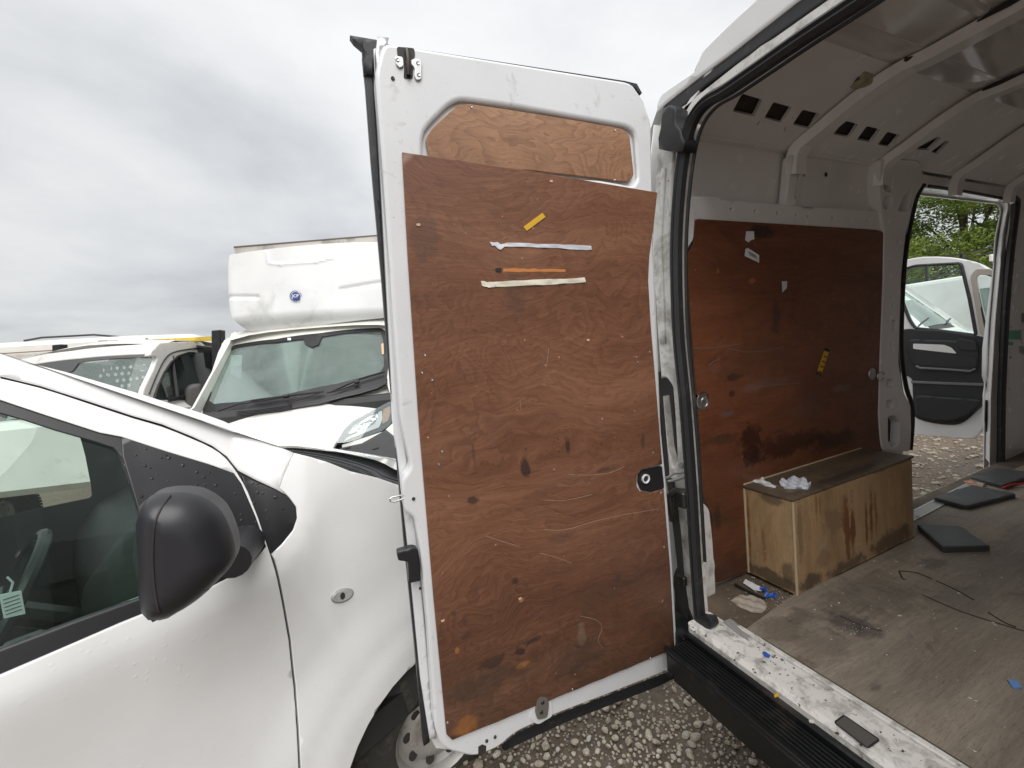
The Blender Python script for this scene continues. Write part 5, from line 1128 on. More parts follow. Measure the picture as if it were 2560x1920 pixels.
# headlight
HD = Surf(dep(890, 1060, 3.35), (E*.93+FW*-.36).normalized(), (Z*.9-FW*.42).normalized())
hl_o = rnd([(840, 1108), (862, 1072), (880, 1054), (910, 1038), (975, 1003), (984, 1010), (986, 1035), (978, 1060), (955, 1078), (920, 1090), (870, 1106)], 6, 3)
hb = sheet('headlight', HD, HD.P(hl_o), mat('lamp_housing_grey', (.10, .10, .10), .35), lt, step=.05, t=.05, roll=.004)
sheet('reflector', HD, HD.P(rnd([(868, 1084), (882, 1066), (905, 1051), (944, 1032), (946, 1052), (930, 1064), (895, 1080)], 4, 3), .004), LENS, hb, step=.02, t=.003, d=.004, disp=lambda a, b: .004*math.sin(a*90)*math.sin(b*120))
sheet('lamp_strip', HD, HD.P(rnd([(946, 1030), (955, 1026), (956, 1048), (948, 1068), (925, 1077), (875, 1096), (860, 1103), (866, 1095), (922, 1068), (940, 1058)], 3, 2), .007), WHITE, hb, step=0, t=.003, d=.007)
sheet('indicator', HD, HD.P(rnd([(958, 1024), (975, 1014), (977, 1030), (970, 1052), (955, 1060)], 3, 2), .006), ORL, hb, step=0, t=.003, d=.006)
sheet('lamp_cover', HD, HD.P(hl_o, .012), LNS, hb, step=.05, t=.003, d=.016)
for a_, b_ in (((905, 1078), (912, 1058)), ((900, 1062), (925, 1052))): MB().tube([HD.pt(*HD.uv(*a_), .007), HD.pt(*HD.uv(*b_), .007)], .008, 6).build('reflector_rib', GREYM, hb)
FB = Surf(dep(930, 1100, 3.3), E, (Z*.95-FW*.30).normalized())
sheet('front_wing', FB, FB.P([(868, 1108), (960, 1078), (990, 1050), (1000, 1060), (1000, 1200), (860, 1200), (855, 1112)]), TRUCKW, lt, step=.1, t=.02)
sheet('front_bumper', FB, FB.P([(905, 1108), (955, 1080), (965, 1074), (985, 1090), (1000, 1100), (1000, 1170), (860, 1170), (850, 1120)], .01), mat('dark_grey_bumper', (.055, .055, .058), .6), lt, step=.06, t=.04, d=.02, roll=.01)
# lower front, chassis
MB().box(TB+FW*.45+Z*.62, (1.8, .35, .42), (E, FW, Z), bev=.08).build('lower_front', BLK, lt)
# stickers on the screen
s1_ = sheet('screen_paper', WS, WS.P([(577, 888), (607, 887), (605, 914), (576, 917)], -.02), PAPER, lt, step=0, t=.002, d=-.018)
sheet('screen_paper', WS, WS.P([(577, 918), (605, 915), (604, 945), (592, 945), (588, 937), (577, 936)], -.02), mat('pale_blue_paper', (.50, .56, .58), .7), lt, step=0, t=.002, d=-.018)
sheet('screen_sticker', WS, WS.P(rnd([(953, 860), (959, 858), (960, 886), (955, 887)], 2, 2), -.0), mat('tan_sticker', (.62, .42, .25), .6), lt, step=0, t=.001, d=.004)
sheet('screen_sensor', WS, WS.P([(719, 845), (727, 845), (728, 851), (719, 851)], -.0), PAPER, lt, step=0, t=.001, d=.003)
# cabin
wc2 = TB+E*-.40-FW*.34+Z*(TZ-.02); wax = (FW*.35+Z*.93).normalized(); wx = E; wy = wax.cross(wx)
s2 = MB().tube([wc2+(wx*math.cos(t)+wy*math.sin(t))*.21 for t in [2*math.pi*k/28 for k in range(29)]], .016, 8).build('steering_wheel', BLK, lt)
MB().tube([wc2+wx*.2, wc2-wax*.03, wc2-wx*.2], .02, 6).build('wheel_spoke', BLK, s2)
MB().box(TB-FW*.20+Z*(TZ-.14), (1.8, .5, .22), (E, FW, Z), bev=.08).build('dashboard', DASH, lt)
for e_, w_ in ((-.42, .50), (.30, .86)):
    c = TB+E*e_-FW*.98
    o1 = MB().box(c+Z*(TZ-.02), (w_, .16, .62), (E, FW, Z), bev=.07).build('seat_back', SEAT, lt)
    for dx in ((0,) if w_ < .6 else (-.2, .22)): MB().box(c+E*dx+Z*(TZ+.39), (.27, .10, .20), (E, FW, Z), bev=.05).build('headrest', SEAT, o1)
MB().box(TB-FW*1.32+Z*1.25, (1.86, .03, 1.7), (E, FW, Z)).build('cab_back_wall', mat('cab_lining', (.16, .165, .16), .8), lt)
MB().box(TB-FW*.6+Z*.75, (1.86, 1.4, .05), (E, FW, Z)).build('cab_floor', DASH, lt)
# pod
PZ = 4.25
PO = Surf(dep(740, 741, PZ), E, (Z*.985-FW*.12).normalized())
def podw(a, b):
    o = -.10*(a/.9)**2-.05*max(0, -b+.0)*0
    return o
PO.w = podw
pod_px = cat([(590, 634), (578, 636), (572, 645), (569, 680), (568, 740), (571, 770), (580, 795), (600, 816), (615, 824), (640, 824)], 2, False)+[(700, 818), (800, 808), (900, 797), (985, 790), (1100, 780), (1100, 590), (950, 604)]
puv = PO.P(pod_px); 
AA = np.array(puv); BBs = np.roll(AA, -1, 0)
def gro(a, b):
    o = 0.
    dd = dist_poly(a, b, AA, BBs)
    d_bot = b-lerp([(-.75, -.33), (1.3, -.36)], a)
    o -= .16*(1-min(1, max(0, d_bot)/.20))**2
    d_l = a+.735
    o -= .10*(1-min(1, max(0, d_l)/.12))**2
    for (P1, P2, wd) in grooves:
        ab = (P2[0]-P1[0], P2[1]-P1[1]); t_ = max(0, min(1, ((a-P1[0])*ab[0]+(b-P1[1])*ab[1])/(ab[0]**2+ab[1]**2)))
        r_ = math.hypot(a-P1[0]-ab[0]*t_, b-P1[1]-ab[1]*t_); o += .006*math.exp(-(r_/(abs(wd)))**2*1.2) if wd > 0 else -.012*sstep((-wd-r_)/.035)
    return o
gp = lambda x, y: PO.uv(x, y)
grooves = [(gp(560, 742), gp(643, 742), -.036), (gp(853, 724), gp(985, 702), -.040), (gp(667, 632), gp(669, 652), .016), (gp(672, 658), gp(700, 662), .016), (gp(700, 662), gp(790, 655), .016), (gp(790, 655), gp(830, 645), .012)]
pod = sheet('pod_front', PO, puv, PODW, lt, step=.017, t=.0, disp=gro, angle=60)
# pod body behind the front
V = []; F = []
for i, bk in enumerate((0, .5, 1.4, 2.4)):
    for a, b in puv: 
        p = PO.pt(a, b, gro(a, b)); V.append(p-FW*bk+Z*(.02 if i else 0))
n = len(puv)
for i in range(3):
    for j in range(n): F.append((i*n+j, i*n+(j+1) % n, (i+1)*n+(j+1) % n, (i+1)*n+j))
mesh('pod_body', V, F, PODW, lt)
a = [PO.pt(*PO.uv(x, y), -.03) for x, y in ((584, 625), (1100, 582))]
MB().beam(a[0], a[1], .05, .055).build('pod_top_rail', mat('dull_rail', (.50, .47, .42), .5, dirt=.4), lt)
MB().beam(a[0]+Z*.034, a[1]+Z*.034, .06, .012).build('rail_edge', mat('brown_sealant', (.13, .10, .08), .7), lt)
p0 = PO.pt(*PO.uv(590, 800)); 
MB().box(TB-FW*2.9+E*.1+Z*2.0, (2.05, 2.6, 2.2), (E, FW, Z), bev=.03).build('box_body', PODW, lt)
# badge
bd = Surf(PO.pt(*PO.uv(740, 741), .002), E, PO.v); 
bc = [(.043*math.cos(t), .043*math.sin(t)) for t in [2*math.pi*k/28 for k in range(28)]]
bo = sheet('badge', bd, bc, NAVY, lt, step=0, t=.004, d=.012)
mb = MB(); mb.tube([bd.pt(.053*math.cos(R(t)), .053*math.sin(R(t)), .013) for t in range(60, 330, 10)], .0035, 5); mb.tube([bd.pt(.056*math.cos(R(t)), .056*math.sin(R(t)), .013) for t in range(-10, 50, 10)], .0022, 5); mb.build('badge_ring', NAVY, bo)
M4 = Matrix((( bd.u.x, bd.v.x, bd.n.x, 0), (bd.u.y, bd.v.y, bd.n.y, 0), (bd.u.z, bd.v.z, bd.n.z, 0), (0, 0, 0, 1))); M4.translation = bd.pt(0, 0, .0135)
text('badge_text', 'JCP', M4, .044, PAPER, bo)
for e_ in (-.85, .85): wheel('wheel', TB+E*e_+FW*.05+Z*.33, E*(1 if e_ > 0 else -1), .33, .2, lt); wheel('wheel', TB+E*e_-FW*3.3+Z*.33, E*(1 if e_ > 0 else -1), .33, .2, lt)

# =================================================================== PICKUP / DROPSIDE
def aw(px, py, t): return dep(px, py, t)
PA = aw(372, 985, 4.9)                # foot of its screen pillar
pk_f = Vector((-.30, -.954, 0)).normalized()     # facing direction (towards lower left)
pk_s = Vector((.954, -.30, 0)).normalized()      # its left flank normal -> towards the camera right
pk = thing('dropside_truck', (PA.x, PA.y, 0), 'white single-cab tipper truck with round-holed steel grille behind its windows, behind the small van', 'truck')
fwv = (Z*.86-pk_f*.50).normalized()
PF = Surf(PA, (-pk_s), fwv, lambda a, b: -.10*((min(max(a,-.2),1.8)-.8)/.8)**2); PF.n = (PF.u.cross(PF.v)*(1 if PF.u.cross(PF.v).dot(pk_f) > 0 else -1)).normalized()
glo = [(108, 912), (200, 900), (300, 891), (384, 888), (391, 892), (376, 930), (354, 978), (354, 1000), (200, 960)]
GL0 = [(-30, 925), (108, 908), (200, 897), (300, 889), (384, 886), (394, 892), (378, 935), (350, 1000), (340, 1060), (0, 1060)]
sheet('windscreen_frame', PF, PF.P(GL0), mat('grey_screen_border', (.07, .07, .07), .5), pk, holes=[PF.P([(196, 908), (212, 903), (300, 895), (378, 893), (382, 899), (366, 935), (338, 990), (325, 1050), (10, 1050), (60, 960), (180, 928)])], step=.15, t=.01, d=.0)
sheet('windscreen', PF, PF.P([(x, y) for x, y in GL0]), GLD, pk, step=.2, t=.004, d=-.008)
sheet('cab_front', PF, PF.P([(-60, 905), (58, 897), (177, 877), (329, 862), (400, 857), (372, 893), (394, 890), (384, 885), (300, 888), (200, 896), (108, 907), (-30, 924)]), PICKW, pk, step=.12, t=.03, roll=.01, d=.004)
PS = Surf(PA, -pk_f, Z, lambda a, b: -.10*max(0, b), n=pk_s)
sheet('cab_side', PS, PS.P(rnd([(400, 857), (481, 853), (506, 856), (520, 870), (530, 890), (540, 915), (552, 960), (560, 1100), (340, 1100), (350, 1010), (362, 970), (384, 925), (396, 892), (372, 890)], 5, 2)), PICKW, pk,
      holes=[PS.P(rnd([(385, 990), (395, 965), (410, 935), (428, 908), (445, 893), (472, 884), (487, 885), (496, 898), (506, 930), (510, 962), (510, 1000), (385, 1000)], 6, 3))], step=.1, t=.05, roll=.01)
swp = [(383, 1004), (395, 965), (410, 933), (428, 906), (445, 891), (472, 882), (489, 883), (498, 896), (508, 930), (512, 962), (512, 1004)]
sheet('side_window', PS, PS.P(swp), GLD, pk, step=0, t=.004, d=-.03)
MB().tube([PS.pt(*PS.uv(x, y), .0) for x, y in swp], .016, 6).build('window_seal', RUB, pk)
MB().beam(PS.pt(*PS.uv(433, 890), -.01), PS.pt(*PS.uv(446, 990), -.01), .03, .03).build('window_divider', BLK, pk)
MB().tube([PS.pt(*PS.uv(x, y), .006) for x, y in cat([(372, 985), (390, 940), (410, 900), (430, 882), (470, 873), (520, 868)], 3, False)], .008, 5).build('door_gap', RUB, pk)
# roof
V = []; F = []
a0 = PF.P([(400, 857)])[0]
for i, (bk, dz) in enumerate(((0, 0), (.25, .06), (.8, .08), (1.15, .05), (1.2, -.1))):
    for k in range(9):
        p = PF.pt(a0[0]+k*.2-.02, a0[1]); V.append(p-pk_f*bk+Z*(dz-.02*abs(k-4)/4))
for i in range(4):
    for k in range(8): F.append((i*9+k, i*9+k+1, (i+1)*9+k+1, (i+1)*9+k))
mesh('cab_roof', V, F, PICKW, pk)
# perforated grille inside behind the seats: a dark panel with real holes in rows, open to the sky behind
GR = Surf(PA-pk_f*1.02, -pk_s, Z, n=pk_f)
hol = [(251, 940), (267, 936), (293, 920), (310, 919), (327, 917), (289, 936), (305, 934), (322, 933), (293, 952), (309, 950), (326, 948), (342, 946), (305, 965), (322, 963), (360, 912), (355, 927), (358, 943), (259, 926), (278, 921), (272, 938)]
hs = []
for x, y in hol:
    r_ = 4.4 if x < 345 else 4.; hs.append(GR.P(ell(x, y, r_*(1 if x > 280 or x in (251,) else .55), r_*(1 if x not in (360, 355) else .55), 12)))
grl = sheet('perforated_grille', GR, [(-.30, -.55), (1.75, -.55), (1.75, .50), (-.30, .50)], mat('grille_dark_grey', (.07, .075, .075), .7), pk, holes=hs, step=0, t=.003)
hol2 = [(443, 904), (471, 903), (453, 918), (473, 918), (425, 938), (457, 934), (473, 933)]
GS = Surf(PA-pk_s*.25, -pk_f, Z, n=pk_s)
sheet('side_grille', GS, GS.P([(408, 870), (530, 860), (530, 1010), (408, 1010)]), mat('grille_black', (.018, .02, .025), .7), pk, holes=[GS.P(ell(x, y, 4.2 if k > 3 else 4, 4.4 if k > 3 else 2.4, 12)) for k, (x, y) in enumerate(hol2)], step=0, t=.003)
MB().box(PA-pk_f*.45-pk_s*.8-Z*.55, (1.9, 1.75, .8), (pk_f, pk_s, Z), bev=.08).build('cab_lower', PICKW, pk)
# mirror
mm = Surf(PS.pt(*PS.uv(480, 985), .22), -pk_f*.6+pk_s*.8, Z)
mo2 = sheet('door_mirror', mm, mm.P(cat([(462, 1000), (464, 975), (474, 963), (490, 959), (504, 962), (508, 985), (500, 1024), (478, 1026), (464, 1016)], 3)), mat('faded_black_plastic', (.09, .085, .085), .6), pk, step=.02, t=.10, dome=(.05, .06), angle=80)
MB().tube([mm.pt(*mm.uv(466, 990), -.05), PS.pt(*PS.uv(420, 1000), .0)], .03, 8).build('mirror_arm', BLK, mo2)
sheet('lower_door_trim', PS, PS.P([(432, 968), (470, 967), (470, 984), (434, 986)], -.10), bpy.data.materials['seat_fabric'], pk, step=0, t=.02, d=-.1)
# headboard with two posts and a yellow rail
HBs = aw(545, 860, 5.6)
def post(px, y0, y1, t_, wpx, name='headboard_post'):
    p = aw(px, y0, t_); q_ = aw(px+2, y1, t_); w_ = wpx/FPX*t_
    return MB().box((p+q_)/2, (w_, w_, (p-q_).length), (pk_f, pk_s, (p-q_).normalized()), bev=.01).build(name, BUMP, pk)
post(546, 826, 1010, 5.7, 22); post(150, 862, 980, 7.6, 20)
pA = aw(392, 853, 6.6); pB = aw(540, 846, 5.7)
MB().beam(pA, pB, .06, .06).build('yellow_rail', YELB, pk)
MB().beam(aw(392, 866, 6.6)-Z*.06, aw(538, 870, 5.75)-Z*.14, .04, .30).build('headboard_panel', BUMP, pk)
MB().box(PA-pk_f*3.0-pk_s*.85-Z*.60, (3.0, 1.9, .5), (pk_f, pk_s, Z)).build('tipper_body', BUMP, pk)
for k_ in (-.2, -3.3):
    for sg in (-.05, -1.6): 
        c = PA+pk_f*(.35+k_ if k_ > -1 else k_)+pk_s*sg; c.z = .33; wheel('wheel', c, pk_s*(1 if sg > -1 else -1), .33, .2, pk)

# =================================================================== LONG VAN far left
LV = aw(0, 900, 8.6); LV.z = 0
lu = (aw(370, 900, 9.6)-aw(-200, 900, 8.2)); lu.z = 0; lu.normalize(); ln_ = Vector((lu.y, -lu.x, 0))
lv = thing('long_roof_van', tuple(LV), 'long cream-white van roof with rails, farthest left behind the tipper truck', 'van')
zt_ = aw(0, 858, 8.6).z
prof = [(-1.8, .4), (-1.85, 1.3), (-1.8, zt_-.15), (-1.65, zt_-.02), (0, zt_+.02), (2.2, zt_+.02), (3.3, zt_-.02), (3.55, zt_-.18), (4.3, 1.35), (5.1, 1.1), (5.2, .4)]
shell('body', prof, LV-ln_*1.0, lu, ln_, 1.0, TRUCKW, lv, r=.10, taper=.06)
for dz in (.22,): MB().beam(LV-lu*1.9+ln_*.015+Z*(zt_-dz), LV+lu*3.4+ln_*.015+Z*(zt_-dz), .02, .02).build('roof_gutter', mat('rusty_gutter', (.25, .15, .10), .8) , lv)
rl = MB(); p = aw(60, 852, 9.2); q_ = aw(370, 848, 9.6)
rk_ = MB().tube([p-Z*.0, p+lu*.3+Z*.05, p+lu*1.2+Z*.05, q_], .022, 8).build('roof_rail', RUB, lv)
for x in (150, 258, 282, 362): MB().box(aw(x, 853, 9.3), (.16 if x != 150 else .3, .08, .07), (lu, ln_, Z), bev=.02).build('rail_foot', mat('rail_foot_grey', (.5, .5, .48), .5) if x == 150 else bpy.data.materials['rail_foot_grey'], lv)
for s_ in (-.9, 3.9): wheel('wheel', LV+lu*s_-ln_*.06+Z*.33, ln_, .33, .2, lv)

# =================================================================== VANS beyond the side opening
def far_van(loc, face, label, glassm, hw=.95, H=2.45, scale=1., visor=None):
    """cab-over-bonnet van built from profile; face = facing direction"""
    face = Vector(face).normalized(); lat = Vector((-face.y, face.x, 0)); B = Vector((loc[0], loc[1], 0))
    t_ = thing('parked_van', (loc[0], loc[1], 0), label, 'van')
    prof = [(-3.6, .35), (-3.7, .9), (-3.65, H-.15), (-3.5, H), (-.2, H), (.25, H-.08), (.42, H-.22), (1.22, 1.32), (1.34, 1.24), (1.75, 1.10), (1.95, .92), (2.0, .6), (1.95, .35)]
    shell('body', prof, B, face, lat, hw, WHITE, t_, r=.10, taper=.13)
    up = Vector((0, 0, 0)); a_ = B+face*.45+Z*(H-.27); b_ = B+face*1.18+Z*1.37
    vv = (a_-b_).normalized(); S_ = Surf(b_, lat, vv, lambda a, b: -.07*(a/.8)**2, n=(lat.cross(vv)*(1 if lat.cross(vv).dot(face) > 0 else -1)))
    h_ = (a_-b_).length
    gl_ = rnd([(-.84, .02), (.84, .02), (.72, h_-.03), (-.72, h_-.03)], .10, 4)
    bpx_ = rnd([(-.86, -.06), (.86, -.06), (.74, h_), (-.74, h_)], .12, 4)
    sheet('screen_border', S_, bpx_, BLK, t_, step=.2, t=.004, d=.030)
    sheet('windscreen', S_, gl_, glassm, t_, step=.2, t=.004, d=.036)
    for sg in (-1, 1):
        MB().tube([S_.pt(sg*.5-.35, .0, .05), S_.pt(sg*.5-.0, .10, .055), S_.pt(sg*.5+.3, .16, .055)], .012, 6).build('wiper', BLK, t_)
        SD = Surf(B+lat*sg*hw, face, Z, lambda a, b: -hw*.13*max(0, (b-1)/1.5), n=lat*sg)
        sheet('side_window', SD, rnd([(-.45, 1.32), (-.45, H-.38), (.15, H-.38), (.75, 1.32)], .06, 3), GLPALE, t_, step=0, t=.003, d=.012)
        hl = MB(); hl.box(B+face*1.86+lat*sg*.66+Z*.93, (.12, .36, .20), (face, lat, Z), bev=.04); hl.build('headlight', LENS, t_)
        mr = MB().box(B+face*.75+lat*sg*(hw+.17)+Z*1.45, (.10, .18, .30), (face, lat, Z), bev=.04); mr.build('door_mirror', BLK, t_)
        for s2_ in (1.25, -2.4): wheel('wheel', B+face*s2_+lat*sg*(hw-.10)+Z*.33, lat*sg, .33, .2, t_)
    MB().box(B+face*1.92+Z*.52, (.20, 1.75, .30), (face, lat, Z), bev=.06).build('front_bumper', BUMP, t_)
    return t_, S_
def pale_glass():
    m, t, b = newmat('painted_reflection_glass'); v = coords(t)
    c = RAMP(t, noise(t, v, 1.6, 5., .6, .8), [(.35, (.09, .13, .115)), (.6, (.22, .29, .265))]); L(t, c, b.inputs['Base Color'])  # mottled pale green base colour stands in for reflections on the glass
    b.inputs['Roughness'].default_value = .04; b.inputs['Specular IOR Level'].default_value = 1.; b.inputs['Coat Weight'].default_value = 1; return m
GLPALE = pale_glass()
p = dep(2285, 900, 7.0)
fa, SA = far_van((p.x+.1, p.y+.9), (.04, -1, 0), 'white van with big windscreen seen through the open black-carded door window', GLPALE)
SA_s = sheet('screen_notice', SA, [(-.40, .62), (.12, .62), (.10, .80), (-.38, .80)], mat('pale_green_notice', (.55, .68, .62), .6), fa, step=0, t=.002, d=.042)
p = dep(2300, 800, 12.)
far_van((p.x-2.8, p.y+1.5), (.6, -1, 0), 'white van whose roof corner just shows at the left edge of the side opening', GLPALE)
p = dep(2520, 850, 10.)
fc, S3 = far_van((p.x+.2, p.y-.2), (-.15, -1, 0), 'white van with a roof sign, rightmost seen through the side opening', GLPALE)
p = dep(2490, 645, 9.6)
rsn = MB().box(p, (.55, .06, .16), (X, Y, Z), bev=.02).build('roof_sign', WHITE, fc)
M5 = Matrix(((1, 0, 0, 0), (0, 0, -1, 0), (0, 1, 0, 0), (0, 0, 0, 1))); pq = dep(2477, 642, 9.55); M5.translation = Vector((pq.x, p.y-.034, pq.z))
text('sign_letter', 'V', M5, .12, NAVY, rsn)

# =================================================================== TREES and boundary rail
def leafmat(name, c1, c2):
    m, t, b = newmat(name); v = coords(t)
    c = RAMP(t, noise(t, v, .9, 5., .6), [(.35, c1), (.65, c2)])
    L(t, c, b.inputs['Base Color']); b.inputs['Roughness'].default_value = .6; b.inputs['Specular IOR Level'].default_value = .25
    tl = N(t, 'ShaderNodeBsdfTranslucent'); L(t, c, tl.inputs[0]); ad = N(t, 'ShaderNodeMixShader', i_0=.35); o = [n for n in t.nodes if n.type == 'OUTPUT_MATERIAL'][0]
    L(t, b.outputs[0], ad.inputs[1]); L(t, tl.outputs[0], ad.inputs[2]); L(t, ad.outputs[0], o.inputs[0]); return m
LM = [leafmat('oak_leaves', (.075, .12, .02), (.17, .23, .04)), leafmat('dark_leaves', (.04, .075, .015), (.09, .14, .03)), leafmat('yellow_green_leaves', (.10, .16, .025), (.22, .27, .05))]
def tree(x, y, h, rx, m, label, seed, nl=9000, low=.12, clumps=60):
    rg = random.Random(seed); t_ = thing('broadleaf_tree', (x, y, 0), label, 'tree', 'trees beyond the vans')
    mb = MB(); mb.tube([(x, y, -.1), (x+.1, y, h*.3), (x-.1, y+.1, h*.55), (x, y, h*.8)], [h*.035, h*.026, h*.018, h*.006], 10)
    cl = []
    for i in range(clumps):
        while True:
            a, b, c = rg.uniform(-1, 1), rg.uniform(-1, 1), rg.uniform(-1, 1)
            if .25 < a*a+b*b+c*c < 1: break
        cl.append((x+a*rx, y+b*rx*.8, h*(low+1)/2+c*h*(1-low)/2, rg.uniform(.5, 1.)*rx*.30))
    for c in cl[::7]:
        s_ = (x, y, h*.25+(c[2]-h*.25)*.35); mb.tube([s_, ((s_[0]+c[0])/2, (s_[1]+c[1])/2, (s_[2]+c[2])/2+.15), c[:3]], [h*.012, h*.008, h*.003], 5)
    mb.build('trunk', BARK, t_)
    V = []; F = []
    for c in cl:
        for i in range(nl//clumps):
            d = Vector((rg.gauss(0, 1), rg.gauss(0, 1), rg.gauss(0, 1))).normalized()*c[3]*rg.uniform(.35, 1.08)**.7; d.z *= .62
            p_ = Vector(c[:3])+d; a = Vector((rg.gauss(0, 1), rg.gauss(0, 1), rg.gauss(0, .6))).normalized(); b = a.cross(Vector((rg.gauss(0, 1), rg.gauss(0, 1), rg.gauss(0, 1)))).normalized(); s_ = rg.uniform(.05, .10)
            k = len(V); V += [p_-a*s_, p_+b*s_*.5, p_+a*s_, p_-b*s_*.5]; F.append((k, k+1, k+2, k+3))
    mesh('crown', V, F, m, t_, smooth=False); return t_
def tp(px, t_): p = dep(px, 780, t_); return p.x, p.y
x_, y_ = tp(2420, 21); tree(x_, y_, 8.6, 3.3, LM[0], 'large leafy tree in the middle of the side opening', 1, 24000, .05, 130)
x_, y_ = tp(2215, 24); tree(x_, y_, 8.3, 2.7, LM[1], 'darker thin-crowned tree at the left of the side opening', 2, 8000, .1, 60)
x_, y_ = tp(2560, 20); tree(x_, y_, 9.4, 3.3, LM[0], 'tall tree behind the right edge of the side opening', 3, 11000, .1, 80)
x_, y_ = tp(2350, 18); tree(x_, y_, 5.0, 2.8, LM[2], 'low bright yellow-green tree in front of the larger ones', 4, 11000, -.05, 80)
for k, (px, t_) in enumerate(((2050, 30), (2700, 24))):
    x_, y_ = tp(px, t_); tree(x_, y_, 8, 3.4, LM[1], ('dark tree hidden beyond the closed van side' if k == 0 else 'dark tree hidden beyond the bulkhead wall'), 10+k, 3000)
fe = thing('boundary_fence', tuple(Vector((*tp(2430, 15), 0))), 'dark metal rail fence under the trees behind the vans', 'fence')
f0 = dep(2380, 640, 15); f1 = dep(2540, 606, 15)
for dz in (0, -.18, -.6, -1.0): MB().beam(f0+Z*dz-(f1-f0)*1.5, f1+Z*dz+(f1-f0)*1.5, .05, .05).build('rail', BLK, fe)
for k in range(8):
    c = f0+(f1-f0)*(-1.5+k*.55); MB().box((c.x, c.y, c.z/2), (.08, .08, c.z)).build('post', BLK, fe)

# =================================================================== LITTER AND MATS in the load space
def mat_tile(px, z, th, label, shift=.0):
    P_ = [onz(x, y, z+th) for x, y in px]; c = sum(P_, Vector())/4
    s = Surf((c.x, c.y, z), X, Y, n=Z)
    o = sheet('rubber_tile', s, rnd([(p.x-c.x, p.y-c.y) for p in P_], .01, 2), RMAT, None, step=.1, t=th-.004, d=th, roll=.005, loc=(c.x, c.y, z))
    tag(o, label, 'rubber tile', 'rubber tiles on the van floor')
mat_tile([(2291, 1309), (2399, 1313), (2477, 1364), (2357, 1368)], .604, .024, 'grey rubber tile against the end of the plywood box')
mat_tile([(2333, 1241), (2429, 1211), (2541, 1233), (2420, 1264)], .604, .022, 'grey rubber tile nearest the step tread strip, middle of the three')
mat_tile([(2424, 1189), (2492, 1168), (2590, 1182), (2508, 1212)], .604, .018, 'grey rubber tile farthest forward, at the right picture edge')
def flat(name, px, z, m, label, c_, th=.002, step=0, j=0.):
    P_ = [onz(x, y, z) for x, y in px]; c = sum(P_, Vector())/len(P_); s = Surf((c.x, c.y, z), X, Y, n=Z)
    o = sheet(name, s, [(p.x-c.x, p.y-c.y) for p in P_], m, None, step=step, t=th, d=th, loc=(c.x, c.y, z), disp=(lambda a, b: j*(math.sin(a*140+b*60)+math.sin(b*170-a*80))) if j else None)
    return tag(o, label, c_)
bt = BZ1+.004
flat('torn_paper', [(1873, 1197), (1906, 1194), (1912, 1203), (1930, 1212), (1942, 1214), (1938, 1220), (1915, 1216), (1896, 1208), (1880, 1204)], bt, PAPER, 'torn strip of white paper at the near corner of the box top', 'paper', .004, .012, .003)
flat('crumpled_wrapper', [(1950, 1206), (1985, 1194), (2008, 1197), (2028, 1213), (2020, 1224), (1962, 1222), (1948, 1212)], bt, FOIL, 'crumpled pale plastic wrapper on top of the plywood box', 'wrapper', .006, .008, .006)
mb = MB(); mb.tube([onz(x, y, bt+h) for x, y, h in ((1876, 1192, .004), (1896, 1184, .012), (1902, 1172, .02), (1906, 1178, .02), (1890, 1190, .006), (1874, 1194, .004))], .003, 6)
o = mb.build('yellow_strap', YEL, None, loc=tuple(onz(1890, 1188, bt))); tag(o, 'bent yellow strap scrap at the back corner of the box top', 'strap')
zf = .590
flat('cardboard_scrap', [(1825, 1502), (1850, 1489), (1885, 1494), (1912, 1506), (1918, 1520), (1905, 1533), (1880, 1531), (1850, 1519)], zf, DEBR, 'curled dirty cardboard scrap on the floor by the rear pillar', 'scrap', .004, .014, .003)
flat('white_card_slip', [(1858, 1458), (1864, 1448), (1900, 1468), (1904, 1478), (1885, 1476)], zf+.006, PAPER, 'white card slip on the floor at the foot of the box', 'card', .002, .02, .001)
mb = MB(); mb.tube([onz(x, y, zf+h) for x, y, h in ((1900, 1472, .01), (1912, 1470, .016), (1918, 1484, .02), (1912, 1492, .01))], .006, 6).tube([onz(x, y, zf+h) for x, y, h in ((1918, 1490, .01), (1932, 1486, .016), (1940, 1484, .012), (1934, 1494, .008))], .006, 6)
o = mb.build('blue_clip', BLUE, None, loc=tuple(onz(1915, 1480, zf))); tag(o, 'blue plastic clip in the litter at the foot of the box', 'clip')
mb = MB(); mb.tube([onz(x, y, zf+.006) for x, y in ((1838, 1461), (1870, 1478), (1912, 1496))], .006, 6)
o = mb.build('dark_rod', DKM, None, loc=tuple(onz(1870, 1478, zf))); tag(o, 'thin dark metal rod lying in the litter by the box', 'rod')
flat('blue_tag', [(2518, 1701), (2544, 1706), (2555, 1722), (2532, 1721)], .603, LBLUE, 'pale blue plastic tag on the plywood floor at the right edge', 'tag', .004)
flat('blue_scrap', [(1906, 1632), (1912, 1630), (1926, 1640), (1922, 1645), (1910, 1640)], .603, BLUE, 'small blue scrap on the white rear sill', 'scrap', .003)
mb = MB(); mb.tube([onz(x, y, .612) for x, y in ((2505, 1221), (2525, 1212), (2545, 1210), (2580, 1206))], .005, 6); o = mb.build('red_strap', REDM, None, loc=tuple(onz(2530, 1214, .612))); tag(o, 'red cord between two rubber tiles', 'cord')
flat('orange_wrapper', [(2410, 1204), (2436, 1203), (2446, 1213), (2470, 1216), (2450, 1220), (2424, 1213)], .603, mat('pinkish_wrapper', (.55, .30, .18), .6), 'crumpled orange wrapper beside the middle rubber tile', 'wrapper', .006, .02, .004)
